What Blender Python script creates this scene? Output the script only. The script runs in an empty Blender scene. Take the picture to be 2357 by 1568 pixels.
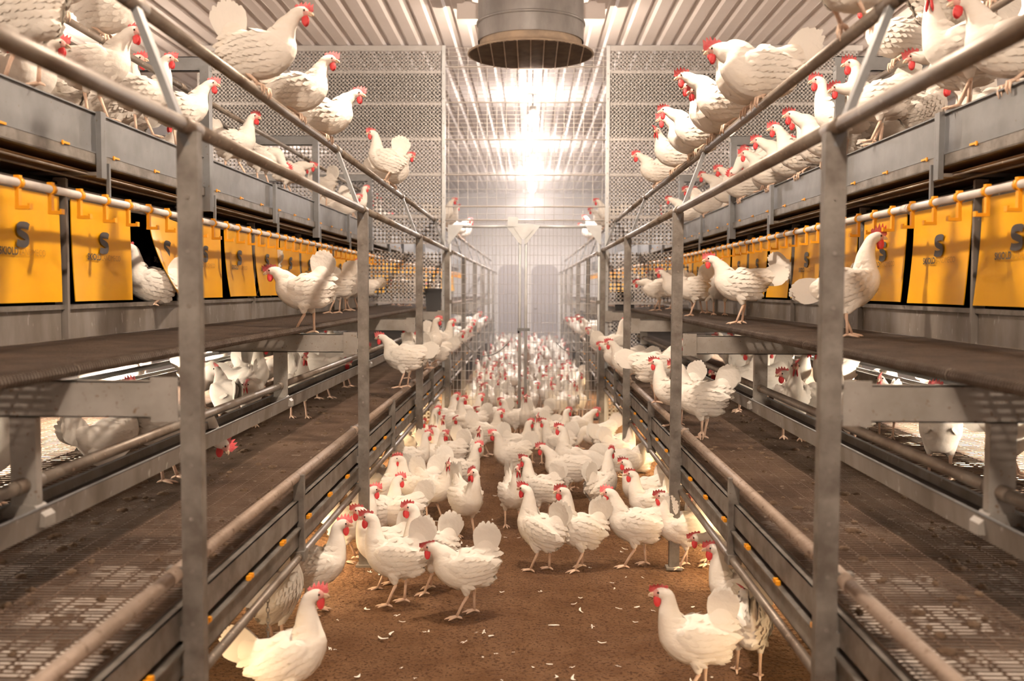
import bpy, bmesh, math, random
from mathutils import Vector, Matrix
R = math.radians
rng = random.Random(7)
scene = bpy.context.scene
COL = scene.collection

# ------------------------------------------------------------------ camera
CAM = Vector((0.057, 0.0, 1.6))
FPX = 2250.0                                  # focal length in pixels of the 2357x1568 frame
cam_data = bpy.data.cameras.new('camera')
cam_data.sensor_width = 36.0
cam_data.lens = FPX / 2357.0 * 36.0
cam_data.clip_start = 0.05
cam_data.clip_end = 120
cam_data.dof.use_dof = True
cam_data.dof.focus_distance = 5.6
cam_data.dof.aperture_fstop = 2.4
cam = bpy.data.objects.new('camera', cam_data)
COL.objects.link(cam)
CROT = Matrix.Rotation(R(1.03), 3, 'Z') @ Matrix.Rotation(R(90 - 3.03), 3, 'X') @ Matrix.Rotation(R(0.22), 3, 'Z')
cam.matrix_world = Matrix.Translation(CAM) @ CROT.to_4x4()
scene.camera = cam

# ------------------------------------------------------------------ view, world
vs = scene.view_settings
vs.view_transform = 'Standard'
vs.look = 'None'
vs.gamma = 1.0
vs.use_curve_mapping = False
vs.exposure = 0.40
scene.cycles.use_denoising = True
scene.cycles.max_bounces = 3
scene.cycles.diffuse_bounces = 3
scene.cycles.glossy_bounces = 2
scene.cycles.adaptive_threshold = 0.1
scene.cycles.use_light_tree = False
scene.cycles.light_sampling_threshold = 0.03
scene.cycles.transmission_bounces = 2
scene.cycles.transparent_max_bounces = 8
scene.cycles.volume_bounces = 0
scene.cycles.sample_clamp_indirect = 4.0
world = bpy.data.worlds.new('world')
scene.world = world
world.use_nodes = True
world.node_tree.nodes['Background'].inputs[0].default_value = (0.9, 0.8, 0.72, 1)
world.node_tree.nodes['Background'].inputs[1].default_value = 0.0

# the house lamps: (x, y, z, watts, radius, colour); their fittings are built further down
WARM = (1.0, 0.80, 0.62)                      # lamps over the near half
PALE = (1.0, 0.875, 0.80)                      # lamps behind the gate
AISLE_LAMPS = [(0.02, -4.9, 210), (0.02, -0.1, 210), (0.08, 4.7, 190), (0.09, 10.05, 80), (0.09, 14.15, 380), (0.10, 18.9, 520), (0.10, 23.8, 520)]
LAMP_Z = 4.08
SIDE_LAMPS = [(3.0, 75), (10.0, 100), (20.0, 170)]
TUBE_W = 27.0
TIER_W = 140.0
HAZE = 0.017                                  # dust in the air behind the gate, per metre

# ------------------------------------------------------------------ helpers
def ray(px, py):
    d = CROT @ Vector(((px - 1178.5) / FPX, -(py - 784.0) / FPX, -1.0))
    return d.normalized()
def on_z(px, py, z):
    d = ray(px, py); t = (z - CAM.z) / d.z
    return CAM + d * t
def on_x(px, py, x):
    d = ray(px, py); t = (x - CAM.x) / d.x
    return CAM + d * t

class MB:
    """collects boxes, bars, tubes and prisms; build() links them as ONE mesh object"""
    def __init__(self):
        self.v = []; self.f = []; self.m = []; self.s = []
    def face(self, idx, mat=0, smooth=False):
        self.f.append(idx); self.m.append(mat); self.s.append(smooth)
    def box(self, x0, x1, y0, y1, z0, z1, mat=0):
        b = len(self.v)
        self.v += [(x0, y0, z0), (x1, y0, z0), (x1, y1, z0), (x0, y1, z0), (x0, y0, z1), (x1, y0, z1), (x1, y1, z1), (x0, y1, z1)]
        for q in ((0, 3, 2, 1), (4, 5, 6, 7), (0, 1, 5, 4), (1, 2, 6, 5), (2, 3, 7, 6), (3, 0, 4, 7)):
            self.face([b + i for i in q], mat)
        return self
    def prism(self, prof, axis, a0, a1, mat=0, smooth=False):
        """closed 2D profile extruded along an axis; profile gives the two other coordinates in xyz order"""
        b = len(self.v); n = len(prof)
        for a in (a0, a1):
            for p, q in prof:
                self.v.append((a, p, q) if axis == 0 else (p, a, q) if axis == 1 else (p, q, a))
        for i in range(n):
            j = (i + 1) % n
            self.face([b + i, b + j, b + n + j, b + n + i], mat, smooth)
        self.face([b + i for i in range(n)][::-1], mat)
        self.face([b + n + i for i in range(n)], mat)
        return self
    def tube(self, pts, rad, n=10, mat=0, caps=True, flat=None):
        """tube along points; rad is one radius or a list"""
        pts = [Vector(p) for p in pts]
        b = len(self.v); k = len(pts)
        t0 = (pts[1] - pts[0]).normalized()
        up = Vector((0, 0, 1)) if abs(t0.z) < 0.9 else Vector((1, 0, 0))
        u = t0.cross(up).normalized(); w = u.cross(t0)
        for i, p in enumerate(pts):
            if i == 0: t = t0
            elif i == k - 1: t = (pts[i] - pts[i - 1]).normalized()
            else: t = (pts[i + 1] - pts[i - 1]).normalized()
            u = (u - t * u.dot(t)).normalized(); w = u.cross(t)
            r = rad[i] if isinstance(rad, (list, tuple)) else rad
            for j in range(n):
                a = 2 * math.pi * j / n
                q = p + u * math.cos(a) * r + w * math.sin(a) * r * (flat or 1)
                self.v.append(tuple(q))
        for i in range(k - 1):
            for j in range(n):
                jj = (j + 1) % n
                self.face([b + i * n + j, b + i * n + jj, b + (i + 1) * n + jj, b + (i + 1) * n + j], mat, True)
        if caps:
            self.face([b + j for j in range(n)][::-1], mat)
            self.face([b + (k - 1) * n + j for j in range(n)], mat)
        return self
    def bar(self, p, q, w, h, mat=0, up=(0, 0, 1)):
        """rectangular bar from p to q; w across, h along up"""
        p = Vector(p); q = Vector(q); t = (q - p).normalized(); up = Vector(up)
        if abs(t.dot(up)) > 0.98: up = Vector((0, 1, 0))
        a = t.cross(up).normalized(); c = a.cross(t)
        b = len(self.v)
        for o in (p, q):
            for sa, sc in ((-1, -1), (1, -1), (1, 1), (-1, 1)):
                self.v.append(tuple(o + a * sa * w / 2 + c * sc * h / 2))
        for f in ((0, 1, 2, 3), (7, 6, 5, 4), (0, 4, 5, 1), (1, 5, 6, 2), (2, 6, 7, 3), (3, 7, 4, 0)):
            self.face([b + i for i in f], mat)
        return self
    def ellipsoid(self, c, r, nu=12, nv=8, mat=0, rot=None):
        b = len(self.v); c = Vector(c)
        for i in range(nv + 1):
            th = math.pi * i / nv
            for j in range(nu):
                ph = 2 * math.pi * j / nu
                p = Vector((r[0] * math.sin(th) * math.cos(ph), r[1] * math.sin(th) * math.sin(ph), r[2] * math.cos(th)))
                if rot is not None: p = rot @ p
                self.v.append(tuple(c + p))
        for i in range(nv):
            for j in range(nu):
                jj = (j + 1) % nu
                self.face([b + i * nu + j, b + (i + 1) * nu + j, b + (i + 1) * nu + jj, b + i * nu + jj], mat, True)
        return self
    def lathe(self, prof, c=(0, 0, 0), n=32, mat=0):
        """(r, z) profile turned about z"""
        b = len(self.v); k = len(prof)
        for r, z in prof:
            for j in range(n):
                a = 2 * math.pi * j / n
                self.v.append((c[0] + r * math.cos(a), c[1] + r * math.sin(a), c[2] + z))
        for i in range(k - 1):
            for j in range(n):
                jj = (j + 1) % n
                self.face([b + i * n + j, b + i * n + jj, b + (i + 1) * n + jj, b + (i + 1) * n + j], mat, True)
        return self
    def sheet(self, grid, mat=0, smooth=True):
        b = len(self.v); h = len(grid); w = len(grid[0])
        for row in grid:
            for p in row: self.v.append(tuple(p))
        for i in range(h - 1):
            for j in range(w - 1):
                self.face([b + i * w + j, b + i * w + j + 1, b + (i + 1) * w + j + 1, b + (i + 1) * w + j], mat, smooth)
        return self
    def mesh(self, name, mats):
        me = bpy.data.meshes.new(name)
        me.from_pydata([tuple(p) for p in self.v], [], self.f)
        me.polygons.foreach_set('material_index', self.m)
        me.polygons.foreach_set('use_smooth', self.s)
        for m in (mats if isinstance(mats, (list, tuple)) else [mats]):
            me.materials.append(m)
        me.update()
        return me
    def build(self, name, mats, parent=None):
        return link(name, self.mesh(name, mats), parent)

def link(name, data, parent=None, loc=None, rot=None, scale=None):
    o = bpy.data.objects.new(name, data)
    COL.objects.link(o)
    if parent is not None: o.parent = parent
    if loc is not None: o.location = loc
    if rot is not None: o.rotation_euler = rot
    if scale is not None: o.scale = (scale, scale, scale)
    return o
def tag(o, label=None, cat=None, group=None, kind=None):
    if label: o['label'] = label
    if cat: o['category'] = cat
    if group: o['group'] = group
    if kind: o['kind'] = kind
    return o
def thing(name, label, cat, loc=(0, 0, 0), rz=0.0, group=None):
    o = link(name, None, None, loc, (0, 0, rz))
    o.empty_display_size = 0.1
    return tag(o, label, cat, group)

# ------------------------------------------------------------------ materials
def mat(name, col, rough=0.6, metal=0.0, spec=0.5, col2=None, nscale=6.0, stretch=(1, 1, 1), lo=0.35, hi=0.65, bump=0.0, bscale=60.0,
        speck=None, speck_scale=60.0, speck_at=0.68, detail=4.0, coords='Object', sss=0.0, trans=0.0):
    m = bpy.data.materials.new(name); m.use_nodes = True
    nt = m.node_tree; N = nt.nodes; L = nt.links
    b = N['Principled BSDF']
    b.inputs['Base Color'].default_value = (*col, 1)
    b.inputs['Roughness'].default_value = rough
    b.inputs['Metallic'].default_value = metal
    b.inputs['Specular IOR Level'].default_value = spec
    if sss:
        b.inputs['Subsurface Weight'].default_value = sss
        b.inputs['Subsurface Radius'].default_value = (0.02, 0.012, 0.008)
    tc = N.new('ShaderNodeTexCoord')
    mp = N.new('ShaderNodeMapping'); mp.inputs['Scale'].default_value = stretch
    if coords == 'World':
        g = N.new('ShaderNodeNewGeometry'); L.new(g.outputs['Position'], mp.inputs['Vector'])
    else:
        L.new(tc.outputs[coords], mp.inputs['Vector'])
    cur = None
    if col2 is not None:
        n = N.new('ShaderNodeTexNoise'); n.inputs['Scale'].default_value = nscale; n.inputs['Detail'].default_value = detail
        n.inputs['Roughness'].default_value = 0.6
        L.new(mp.outputs[0], n.inputs['Vector'])
        r = N.new('ShaderNodeValToRGB')
        r.color_ramp.elements[0].position = lo; r.color_ramp.elements[0].color = (*col, 1)
        r.color_ramp.elements[1].position = hi; r.color_ramp.elements[1].color = (*col2, 1)
        L.new(n.outputs['Fac'], r.inputs[0]); cur = r.outputs[0]
    if speck is not None:
        n2 = N.new('ShaderNodeTexNoise'); n2.inputs['Scale'].default_value = speck_scale; n2.inputs['Detail'].default_value = 2
        L.new(mp.outputs[0], n2.inputs['Vector'])
        r2 = N.new('ShaderNodeValToRGB')
        r2.color_ramp.elements[0].position = speck_at; r2.color_ramp.elements[0].color = (0, 0, 0, 1)
        r2.color_ramp.elements[1].position = speck_at + 0.06; r2.color_ramp.elements[1].color = (1, 1, 1, 1)
        L.new(n2.outputs['Fac'], r2.inputs[0])
        mx = N.new('ShaderNodeMix'); mx.data_type = 'RGBA'
        L.new(r2.outputs[0], mx.inputs[0])
        if cur is not None: L.new(cur, mx.inputs[6])
        else: mx.inputs[6].default_value = (*col, 1)
        mx.inputs[7].default_value = (*speck, 1)
        cur = mx.outputs[2]
    if cur is not None: L.new(cur, b.inputs['Base Color'])
    if bump:
        n3 = N.new('ShaderNodeTexNoise'); n3.inputs['Scale'].default_value = bscale; n3.inputs['Detail'].default_value = 3 if bscale > 31 else 8
        L.new(mp.outputs[0], n3.inputs['Vector'])
        bp = N.new('ShaderNodeBump'); bp.inputs['Strength'].default_value = bump; bp.inputs['Distance'].default_value = 0.01
        L.new(n3.outputs['Fac'], bp.inputs['Height']); L.new(bp.outputs[0], b.inputs['Normal'])
    if trans:
        out = N['Material Output']
        t = N.new('ShaderNodeBsdfTranslucent'); t.inputs[0].default_value = (*col, 1)
        ms = N.new('ShaderNodeMixShader'); ms.inputs[0].default_value = trans
        L.new(b.outputs[0], ms.inputs[1]); L.new(t.outputs[0], ms.inputs[2]); L.new(ms.outputs[0], out.inputs[0])
    return m
def emit(name, col, strength):
    m = bpy.data.materials.new(name); m.use_nodes = True
    N = m.node_tree.nodes; N.remove(N['Principled BSDF'])
    e = N.new('ShaderNodeEmission'); e.inputs[0].default_value = (*col, 1); e.inputs[1].default_value = strength
    m.node_tree.links.new(e.outputs[0], N['Material Output'].inputs[0])
    m.cycles.emission_sampling = 'NONE'           # the lamp's own light object is what gets sampled
    return m

M = {}
M['feather'] = mat('feather', (0.88, 0.83, 0.765), 0.75, spec=0.2, col2=(0.80, 0.715, 0.60), nscale=9, lo=0.50, hi=0.85, bump=0.3, bscale=38, stretch=(0.5, 1, 1))
M['tail_feather'] = mat('tail_feather', (0.89, 0.85, 0.79), 0.7, spec=0.2, bump=0.35, bscale=150, stretch=(0.15, 1, 0.15))
M['skin'] = mat('facial_skin', (0.72, 0.38, 0.33), 0.6, bump=0.3, bscale=220)
M['comb'] = mat('comb_red', (0.68, 0.075, 0.085), 0.5, col2=(0.76, 0.22, 0.23), nscale=30, bump=0.4, bscale=260)
M['wattle'] = mat('wattle_red', (0.66, 0.045, 0.05), 0.45, bump=0.3, bscale=200)
M['beak'] = mat('beak_horn', (0.74, 0.56, 0.40), 0.45)
M['eye'] = mat('eye_dark', (0.03, 0.015, 0.008), 0.1, spec=0.8)
M['shank'] = mat('shank_scales', (0.80, 0.60, 0.46), 0.6, col2=(0.72, 0.50, 0.38), nscale=40, bump=0.3, bscale=200)
# ------------------------------------------------------------------ more materials
M['litter'] = mat('litter', (0.130, 0.066, 0.032), 0.95, spec=0.12, col2=(0.215, 0.125, 0.070), nscale=5, lo=0.3, hi=0.75, bump=1.0, bscale=30, coords='World', detail=10, speck=(0.088, 0.044, 0.022), speck_scale=75, speck_at=0.55)
M['litter'].node_tree.nodes['Bump'].inputs['Distance'].default_value = 0.05
M['sheet_white'] = mat('white_sheet', (0.82, 0.755, 0.725), 0.5, spec=0.35, col2=(0.76, 0.69, 0.66), nscale=1.2, coords='World')
M['wall_white'] = mat('wall_white', (0.80, 0.77, 0.76), 0.5, col2=(0.74, 0.71, 0.70), nscale=1.5, coords='World')
M['door_grey'] = mat('door_grey', (0.40, 0.375, 0.39), 0.5, col2=(0.44, 0.41, 0.43), nscale=2)
M['galv'] = mat('galvanised_steel', (0.265, 0.245, 0.222), 0.5, metal=0.40, col2=(0.135, 0.117, 0.100), nscale=9, bump=0.08, bscale=40, coords='World', speck=(0.13, 0.085, 0.055), speck_scale=130, speck_at=0.68)
M['galv_clean'] = mat('galvanised_clean', (0.235, 0.240, 0.248), 0.5, metal=0.40, col2=(0.178, 0.181, 0.186), nscale=5, coords='World', speck=(0.16, 0.12, 0.09), speck_scale=70, speck_at=0.70)
M['galv_dull'] = mat('galvanised_dull', (0.27, 0.245, 0.225), 0.55, metal=0.35, col2=(0.17, 0.145, 0.12), nscale=6, stretch=(1, 1, 0.35), coords='World', speck=(0.42, 0.39, 0.36), speck_scale=45, speck_at=0.67)
M['galv_pale'] = mat('galvanised_pale', (0.37, 0.35, 0.325), 0.5, metal=0.25, col2=(0.26, 0.24, 0.215), nscale=6, bump=0.08, bscale=40, coords='World', speck=(0.20, 0.14, 0.10), speck_scale=75, speck_at=0.66)
M['tube_worn'] = mat('perch_tube', (0.27, 0.235, 0.20), 0.45, metal=0.4, col2=(0.15, 0.11, 0.08), nscale=5, coords='World', speck=(0.46, 0.38, 0.31), speck_scale=40, speck_at=0.66)
M['tube_dung'] = mat('perch_tube_soiled', (0.26, 0.195, 0.15), 0.62, metal=0.2, col2=(0.36, 0.28, 0.225), nscale=6, coords='World', bump=0.4, bscale=70, speck=(0.14, 0.09, 0.06), speck_scale=40, speck_at=0.62)
M['wire_dirty'] = mat('dirty_wire', (0.068, 0.038, 0.022), 0.8, metal=0.1, col2=(0.145, 0.093, 0.062), nscale=3.0, coords='World', speck=(0.25, 0.19, 0.145), speck_scale=22, speck_at=0.68, bump=0.5, bscale=80)
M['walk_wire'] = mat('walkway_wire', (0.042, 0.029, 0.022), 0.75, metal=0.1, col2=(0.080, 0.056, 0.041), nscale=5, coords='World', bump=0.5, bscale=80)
M['coil'] = mat('coiled_wire', (0.36, 0.31, 0.26), 0.55, metal=0.3, col2=(0.15, 0.11, 0.08), nscale=9, coords='World')
M['wire_clean'] = mat('bright_wire', (0.58, 0.54, 0.50), 0.4, metal=0.3)
M['pale_steel'] = mat('pale_zinc_plate', (0.60, 0.62, 0.63), 0.45, metal=0.3, col2=(0.52, 0.54, 0.55), nscale=9)
M['belt_lower'] = mat('manure_belt', (0.055, 0.030, 0.016), 0.9, spec=0.2, col2=(0.86, 0.78, 0.70), nscale=2.4, stretch=(1.0, 0.6, 1), lo=0.47, hi=0.53, coords='World', speck=(0.11, 0.065, 0.038), speck_scale=22, speck_at=0.57, bump=0.5, bscale=30, detail=6)
M['dung'] = mat('dried_droppings', (0.080, 0.050, 0.031), 0.95, spec=0.1, col2=(0.15, 0.105, 0.072), nscale=30, bump=0.8, bscale=90)
M['belt_brown'] = mat('belt_brown', (0.38, 0.235, 0.115), 0.7, col2=(0.23, 0.135, 0.07), nscale=4, stretch=(1, 0.3, 1), coords='World')
M['black'] = mat('black_plastic', (0.012, 0.012, 0.013), 0.45)
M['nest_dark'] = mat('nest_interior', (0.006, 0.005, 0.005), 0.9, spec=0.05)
M['yellow'] = mat('yellow_curtain', (0.90, 0.46, 0.010), 0.32, spec=0.4, col2=(0.84, 0.40, 0.008), nscale=3, trans=0.05)
M['print'] = mat('grey_print', (0.055, 0.048, 0.045), 0.5)
M['print_light'] = mat('faded_print', (0.46, 0.215, 0.02), 0.5)
M['orange'] = mat('orange_plastic', (0.86, 0.36, 0.012), 0.4)
M['pipe_white'] = mat('white_pipe', (0.70, 0.66, 0.62), 0.4, col2=(0.58, 0.53, 0.49), nscale=8, coords='World')
M['lattice'] = mat('grey_plastic_lattice', (0.78, 0.75, 0.73), 0.5, col2=(0.70, 0.67, 0.65), nscale=2, coords='World', trans=0.45)
M['duct'] = mat('duct_steel', (0.40, 0.385, 0.38), 0.45, metal=0.35, col2=(0.27, 0.26, 0.255), nscale=4, stretch=(1, 1, 0.5), bump=0.15, bscale=9, speck=(0.46, 0.42, 0.38), speck_scale=30, speck_at=0.70)
M['duct_dust'] = mat('dusty_collar', (0.52, 0.40, 0.29), 0.85, col2=(0.34, 0.27, 0.21), nscale=5)
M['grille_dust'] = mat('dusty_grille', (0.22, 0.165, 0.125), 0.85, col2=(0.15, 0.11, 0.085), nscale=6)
M['feed'] = mat('feed_meal', (0.030, 0.022, 0.018), 0.9)
M['egg'] = mat('feather_tuft', (0.86, 0.82, 0.76), 0.8, spec=0.2)
M['bulb'] = emit('lit_bulb', (1.0, 0.90, 0.82), 45.0)
M['strip'] = emit('lit_tube', (1.0, 0.74, 0.42), 7.0)

BAY = 2.83
FY = [2.72 + BAY * k for k in range(9)]           # planes of the portal frames
Y0, Y1 = 1.2, 27.6                                # run of the racks
WALL_Y = 28.6
CEIL = 4.37
PX = 0.89                                         # post row, metres from the aisle's middle
side_name = {-1: 'left', 1: 'right'}

# ------------------------------------------------------------------ the house: floor, ceiling, walls
def make_floor():
    nx, ny = 46, 150
    rows = []
    rr = random.Random(3)
    for j in range(ny + 1):
        y = -6 + (WALL_Y + 6.0) * j / ny
        row = []
        for i in range(nx + 1):
            x = -6.2 + 12.4 * i / nx
            row.append((x, y, 0.012 * math.sin(x * 5.1 + y * 2.3) * math.sin(y * 3.7 - x) * 0.6 + rr.uniform(-0.006, 0.006) - 0.004))
        rows.append(row)
    o = MB().sheet(rows).build('floor', M['litter'])
    tag(o, 'brown dry litter covering the floor of the aisle', None, kind='structure')
make_floor()

def make_ceiling():
    root = link('ceiling', None); tag(root, 'white ribbed sheet ceiling of the hen house', None, kind='structure')
    pitch = 0.203
    def sheet_mesh(n):
        prof = []
        for i in range(n):
            x = i * pitch
            prof += [(x, 0.0), (x + 0.105, 0.0), (x + 0.132, 0.022), (x + 0.176, 0.022)]
        prof.append((n * pitch, 0.0))
        mb = MB(); b = 0
        for y in (-6.0, WALL_Y):
            for x, z in prof: mb.v.append((x, y, z))
        k = len(prof)
        for i in range(k - 1): mb.face([i, i + k, i + k + 1, i + 1], 0, False)
        return mb.mesh('ceiling_sheet', M['sheet_white'])
    me = sheet_mesh(5)
    x = -6.4
    while x < 6.3:
        link('ceiling_sheet', me, root, (x, 0, CEIL)); x += 5 * pitch
    MB().box(-6.5, 6.5, -6.1, WALL_Y + 0.1, CEIL + 0.04, CEIL + 0.12).build('insulation', M['wall_white'], root)
make_ceiling()

def make_walls():
    for s in (-1, 1):
        o = MB().box(s * 6.2, s * 6.3, -6, WALL_Y, 0, CEIL + 0.05).build('wall_' + side_name[s], M['wall_white']); tag(o, 'white side wall behind the ' + side_name[s] + ' rack', kind='structure')
    o = MB().box(-6.3, 6.3, -6.1, -6, 0, CEIL + 0.05).build('wall_front', M['wall_white']); tag(o, 'white end wall behind the viewer', kind='structure')
    back = link('wall_back', None, None, (0, WALL_Y, 0)); tag(back, 'white boarded end wall with two grey doors', kind='structure')
    MB().box(-6.3, 6.3, 0.02, 0.12, 0, CEIL + 0.05).build('wall_core', M['wall_white'], back)
    z = 0.0; n = 0
    while z < CEIL - 0.02:
        h = min(0.40, CEIL - z)
        MB().box(-6.2, 6.2, 0.0, 0.02, z + 0.008, z + h - 0.008).build('wall_board', M['wall_white'], back)
        z += 0.40
    # two grey leaves with rounded top corners
    for n, (x0, x1) in enumerate(((-0.86, -0.09), (0.10, 0.88)), 1):
        top = 2.29; r = 0.22
        prof = [(x0, 0.02), (x1, 0.02)]
        for a in range(0, 91, 15): prof.append((x1 - r + r * math.cos(R(a)), top - r + r * math.sin(R(a))))
        for a in range(90, 181, 15): prof.append((x0 + r + r * math.cos(R(a)), top - r + r * math.sin(R(a))))
        d = link('door_%d' % n, None, None, (0, WALL_Y - 0.05, 0)); tag(d, ('left' if n == 1 else 'right') + ' grey door with rounded top corners in the end wall', kind='structure')
        MB().prism([(p, q) for p, q in prof], 1, 0.0, 0.045).build('door_leaf', M['door_grey'], d)
        xm = (x0 + x1) / 2
        MB().box(x0 + 0.02, x1 - 0.02, -0.012, -0.001, 0.56, 0.60).build('door_rail', M['door_grey'], d)
        xa = x1 - 0.07 if n == 1 else x0 + 0.07
        MB().tube([(xa, -0.002, 1.02), (xa, -0.05, 1.02), (xa + (-0.1 if n == 1 else 0.1), -0.05, 1.02)], 0.01, 8).build('door_handle', M['galv'], d)
    t = link('trim_1', None); tag(t, 'white upright trim boards on both sides of the grey doors', kind='structure')
    for x in (-0.92, 0.005, 0.94): MB().box(x - 0.045, x + 0.045, WALL_Y - 0.07, WALL_Y - 0.001, 0, 2.6 if abs(x) > 0.5 else 2.32).build('trim_board', M['wall_white'], t)
make_walls()

# ------------------------------------------------------------------ lamps
def make_lamps():
    gl = MB(); gl.lathe([(0.001, -0.150), (0.045, -0.138), (0.080, -0.095), (0.088, -0.045), (0.066, 0.005), (0.032, 0.03), (0.030, 0.04)], n=16)
    gm = gl.mesh('bulb', M['bulb'])
    cp = MB(); cp.lathe([(0.001, 0.13), (0.045, 0.13), (0.05, 0.10), (0.05, 0.06), (0.028, 0.045), (0.026, 0.03), (0.001, 0.03)], n=16)
    cm = cp.mesh('lamp_holder', M['pipe_white'])
    rd = MB(); rd.tube([(0, 0, 0.12), (0, 0, 0.30)], 0.008, 6)
    rm = rd.mesh('lamp_cord', M['black'])
    where = ['hanging behind the viewer over the aisle', 'hanging right above the viewer', 'hanging over the aisle before the round duct', 'hanging just behind the round duct', 'nearest of the three lit bulbs seen through the wire',
             'middle of the three lit bulbs seen through the wire', 'farthest of the three lit bulbs near the end wall']
    spots = [(x, y, LAMP_Z, p, 'lit round bulb ' + w) for (x, y, p), w in zip(AISLE_LAMPS, where)]
    for s in (-1, 1):
        for i, (y, p) in enumerate(SIDE_LAMPS):
            spots.append((s * 4.75, y, LAMP_Z, p, 'lit bulb over the %s side aisle, %s of three from the viewer' % (side_name[s], ('first', 'second', 'third')[i])))
    for x, y, z, w, lab in spots:
        t = thing('hanging_lamp', lab, 'lamp', (x, y, z))
        link('bulb', gm, t); link('lamp_holder', cm, t); link('lamp_cord', rm, t)
        L = bpy.data.lights.new('lamp_light', 'SPOT'); L.spot_size = R(168); L.spot_blend = 0.25; L.energy = w * (1.0 if y > 11 else 0.55); L.color = PALE if y > 11 else WARM; L.shadow_soft_size = 0.06
        link('lamp_light', L, t, (0, 0, -0.24))
        P = bpy.data.lights.new('lamp_glow', 'POINT'); P.energy = w * (0.14 if y > 11 else 1.0); P.color = L.color; P.shadow_soft_size = 0.08
        link('lamp_glow', P, t, (0, 0, -0.26))
make_lamps()

# ------------------------------------------------------------------ ventilation duct
def make_duct():
    cx, cy, zr = 0.055, 9.3, 3.80
    t = thing('ventilation_duct', 'round grey steel exhaust duct hanging from the ceiling with a flared dusty grille', 'duct', (cx, cy, zr))
    MB().lathe([(0.495, 0.10), (0.495, 0.60)], n=48).build('duct_barrel', M['duct'], t)
    MB().lathe([(0.497, 0.255), (0.509, 0.262), (0.509, 0.276), (0.497, 0.283)], n=48).build('band', M['duct'], t)
    MB().box(-0.006, 0.006, -0.502, -0.494, 0.27, 0.60).build('seam', M['duct'], t)
    MB().lathe([(0.492, 0.18), (0.480, 0.11), (0.480, 0.055), (0.50, 0.03), (0.545, 0.008), (0.590, 0.0), (0.592, -0.010), (0.57, -0.012)], n=56).build('bell_mouth', M['duct_dust'], t)
    g = MB(); n = 0
    x = -0.56
    while x <= 0.561:
        h = math.sqrt(max(0.58 ** 2 - x * x, 0.0004))
        g.box(-h, h, x - 0.0035, x + 0.0035, -0.014, -0.008); x += 0.022
    g.build('grille_wires', M['grille_dust'], t)['kind'] = 'stuff'
    for i in range(9):
        x = -0.48 + 0.12 * i; h = math.sqrt(0.58 ** 2 - x * x)
        MB().box(x - 0.005, x + 0.005, -h, h, -0.021, -0.013).build('grille_bar', M['duct_dust'], t)
    MB().lathe([(0.001, 0.05), (0.47, 0.05)], n=32).build('duct_shade_plate', M['grille_dust'], t)  # dark disc added above the grille, stands in for shade inside the duct
    for s in (-1, 1):
        MB().box(s * 0.50, s * 0.72, 0.35, 0.55, 0.42, 0.59).build('mounting_block', M['sheet_white'], t)
make_duct()
# ------------------------------------------------------------------ the hen
def crom(pts, n):
    """Catmull-Rom through tuples, n samples per span"""
    out = []; k = len(pts)
    for i in range(k - 1):
        p0 = pts[max(i - 1, 0)]; p1 = pts[i]; p2 = pts[i + 1]; p3 = pts[min(i + 2, k - 1)]
        for s in range(n):
            t = s / n
            out.append(tuple(0.5 * ((2 * b) + (-a + c) * t + (2 * a - 5 * b + 4 * c - d) * t * t + (-a + 3 * b - 3 * c + d) * t ** 3)
                             for a, b, c, d in zip(p0, p1, p2, p3)))
    out.append(pts[-1])
    return out

def loft(mb, ctrl, n_span=3, seg=18, side=None):
    """ctrl: (x, y, z, half_height, half_width); rings across the path"""
    path = crom(ctrl, n_span)
    P = [Vector(p[:3]) for p in path]
    b = len(mb.v); k = len(P)
    for i in range(k):
        t = (P[min(i + 1, k - 1)] - P[max(i - 1, 0)]).normalized()
        lat = Vector((-t.y, t.x, 0))
        if lat.length < 0.25: lat = (side or Vector((0, 1, 0)))
        if lat.dot(side or Vector((0, 1, 0))) < 0 and abs(t.x) < 0.3: lat = -lat
        lat = (lat - t * lat.dot(t)).normalized()
        if side is not None: lat = (side - t * side.dot(t)).normalized()
        upv = t.cross(lat) * -1
        hh = max(path[i][3], 0.002); hw = max(path[i][4], 0.002)
        for j in range(seg):
            a = 2 * math.pi * j / seg
            mb.v.append(tuple(P[i] + lat * math.cos(a) * hw + upv * math.sin(a) * hh))
    for i in range(k - 1):
        for j in range(seg):
            jj = (j + 1) % seg
            mb.face([b + i * seg + j, b + i * seg + jj, b + (i + 1) * seg + jj, b + (i + 1) * seg + j], 0, True)
    mb.face([b + j for j in range(seg)][::-1], 0, True)
    mb.face([b + (k - 1) * seg + j for j in range(seg)], 0, True)

def remeshed(mb, voxel, smooth=4):
    me = mb.mesh('tmp', [])
    o = bpy.data.objects.new('tmp', me); COL.objects.link(o)
    r = o.modifiers.new('r', 'REMESH'); r.mode = 'VOXEL'; r.voxel_size = voxel
    s = o.modifiers.new('s', 'SMOOTH'); s.iterations = smooth; s.factor = 0.5
    dg = bpy.context.evaluated_depsgraph_get()
    ev = o.evaluated_get(dg)
    out = bpy.data.meshes.new_from_object(ev)
    bpy.data.objects.remove(o); bpy.data.meshes.remove(me)
    return out

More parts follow.
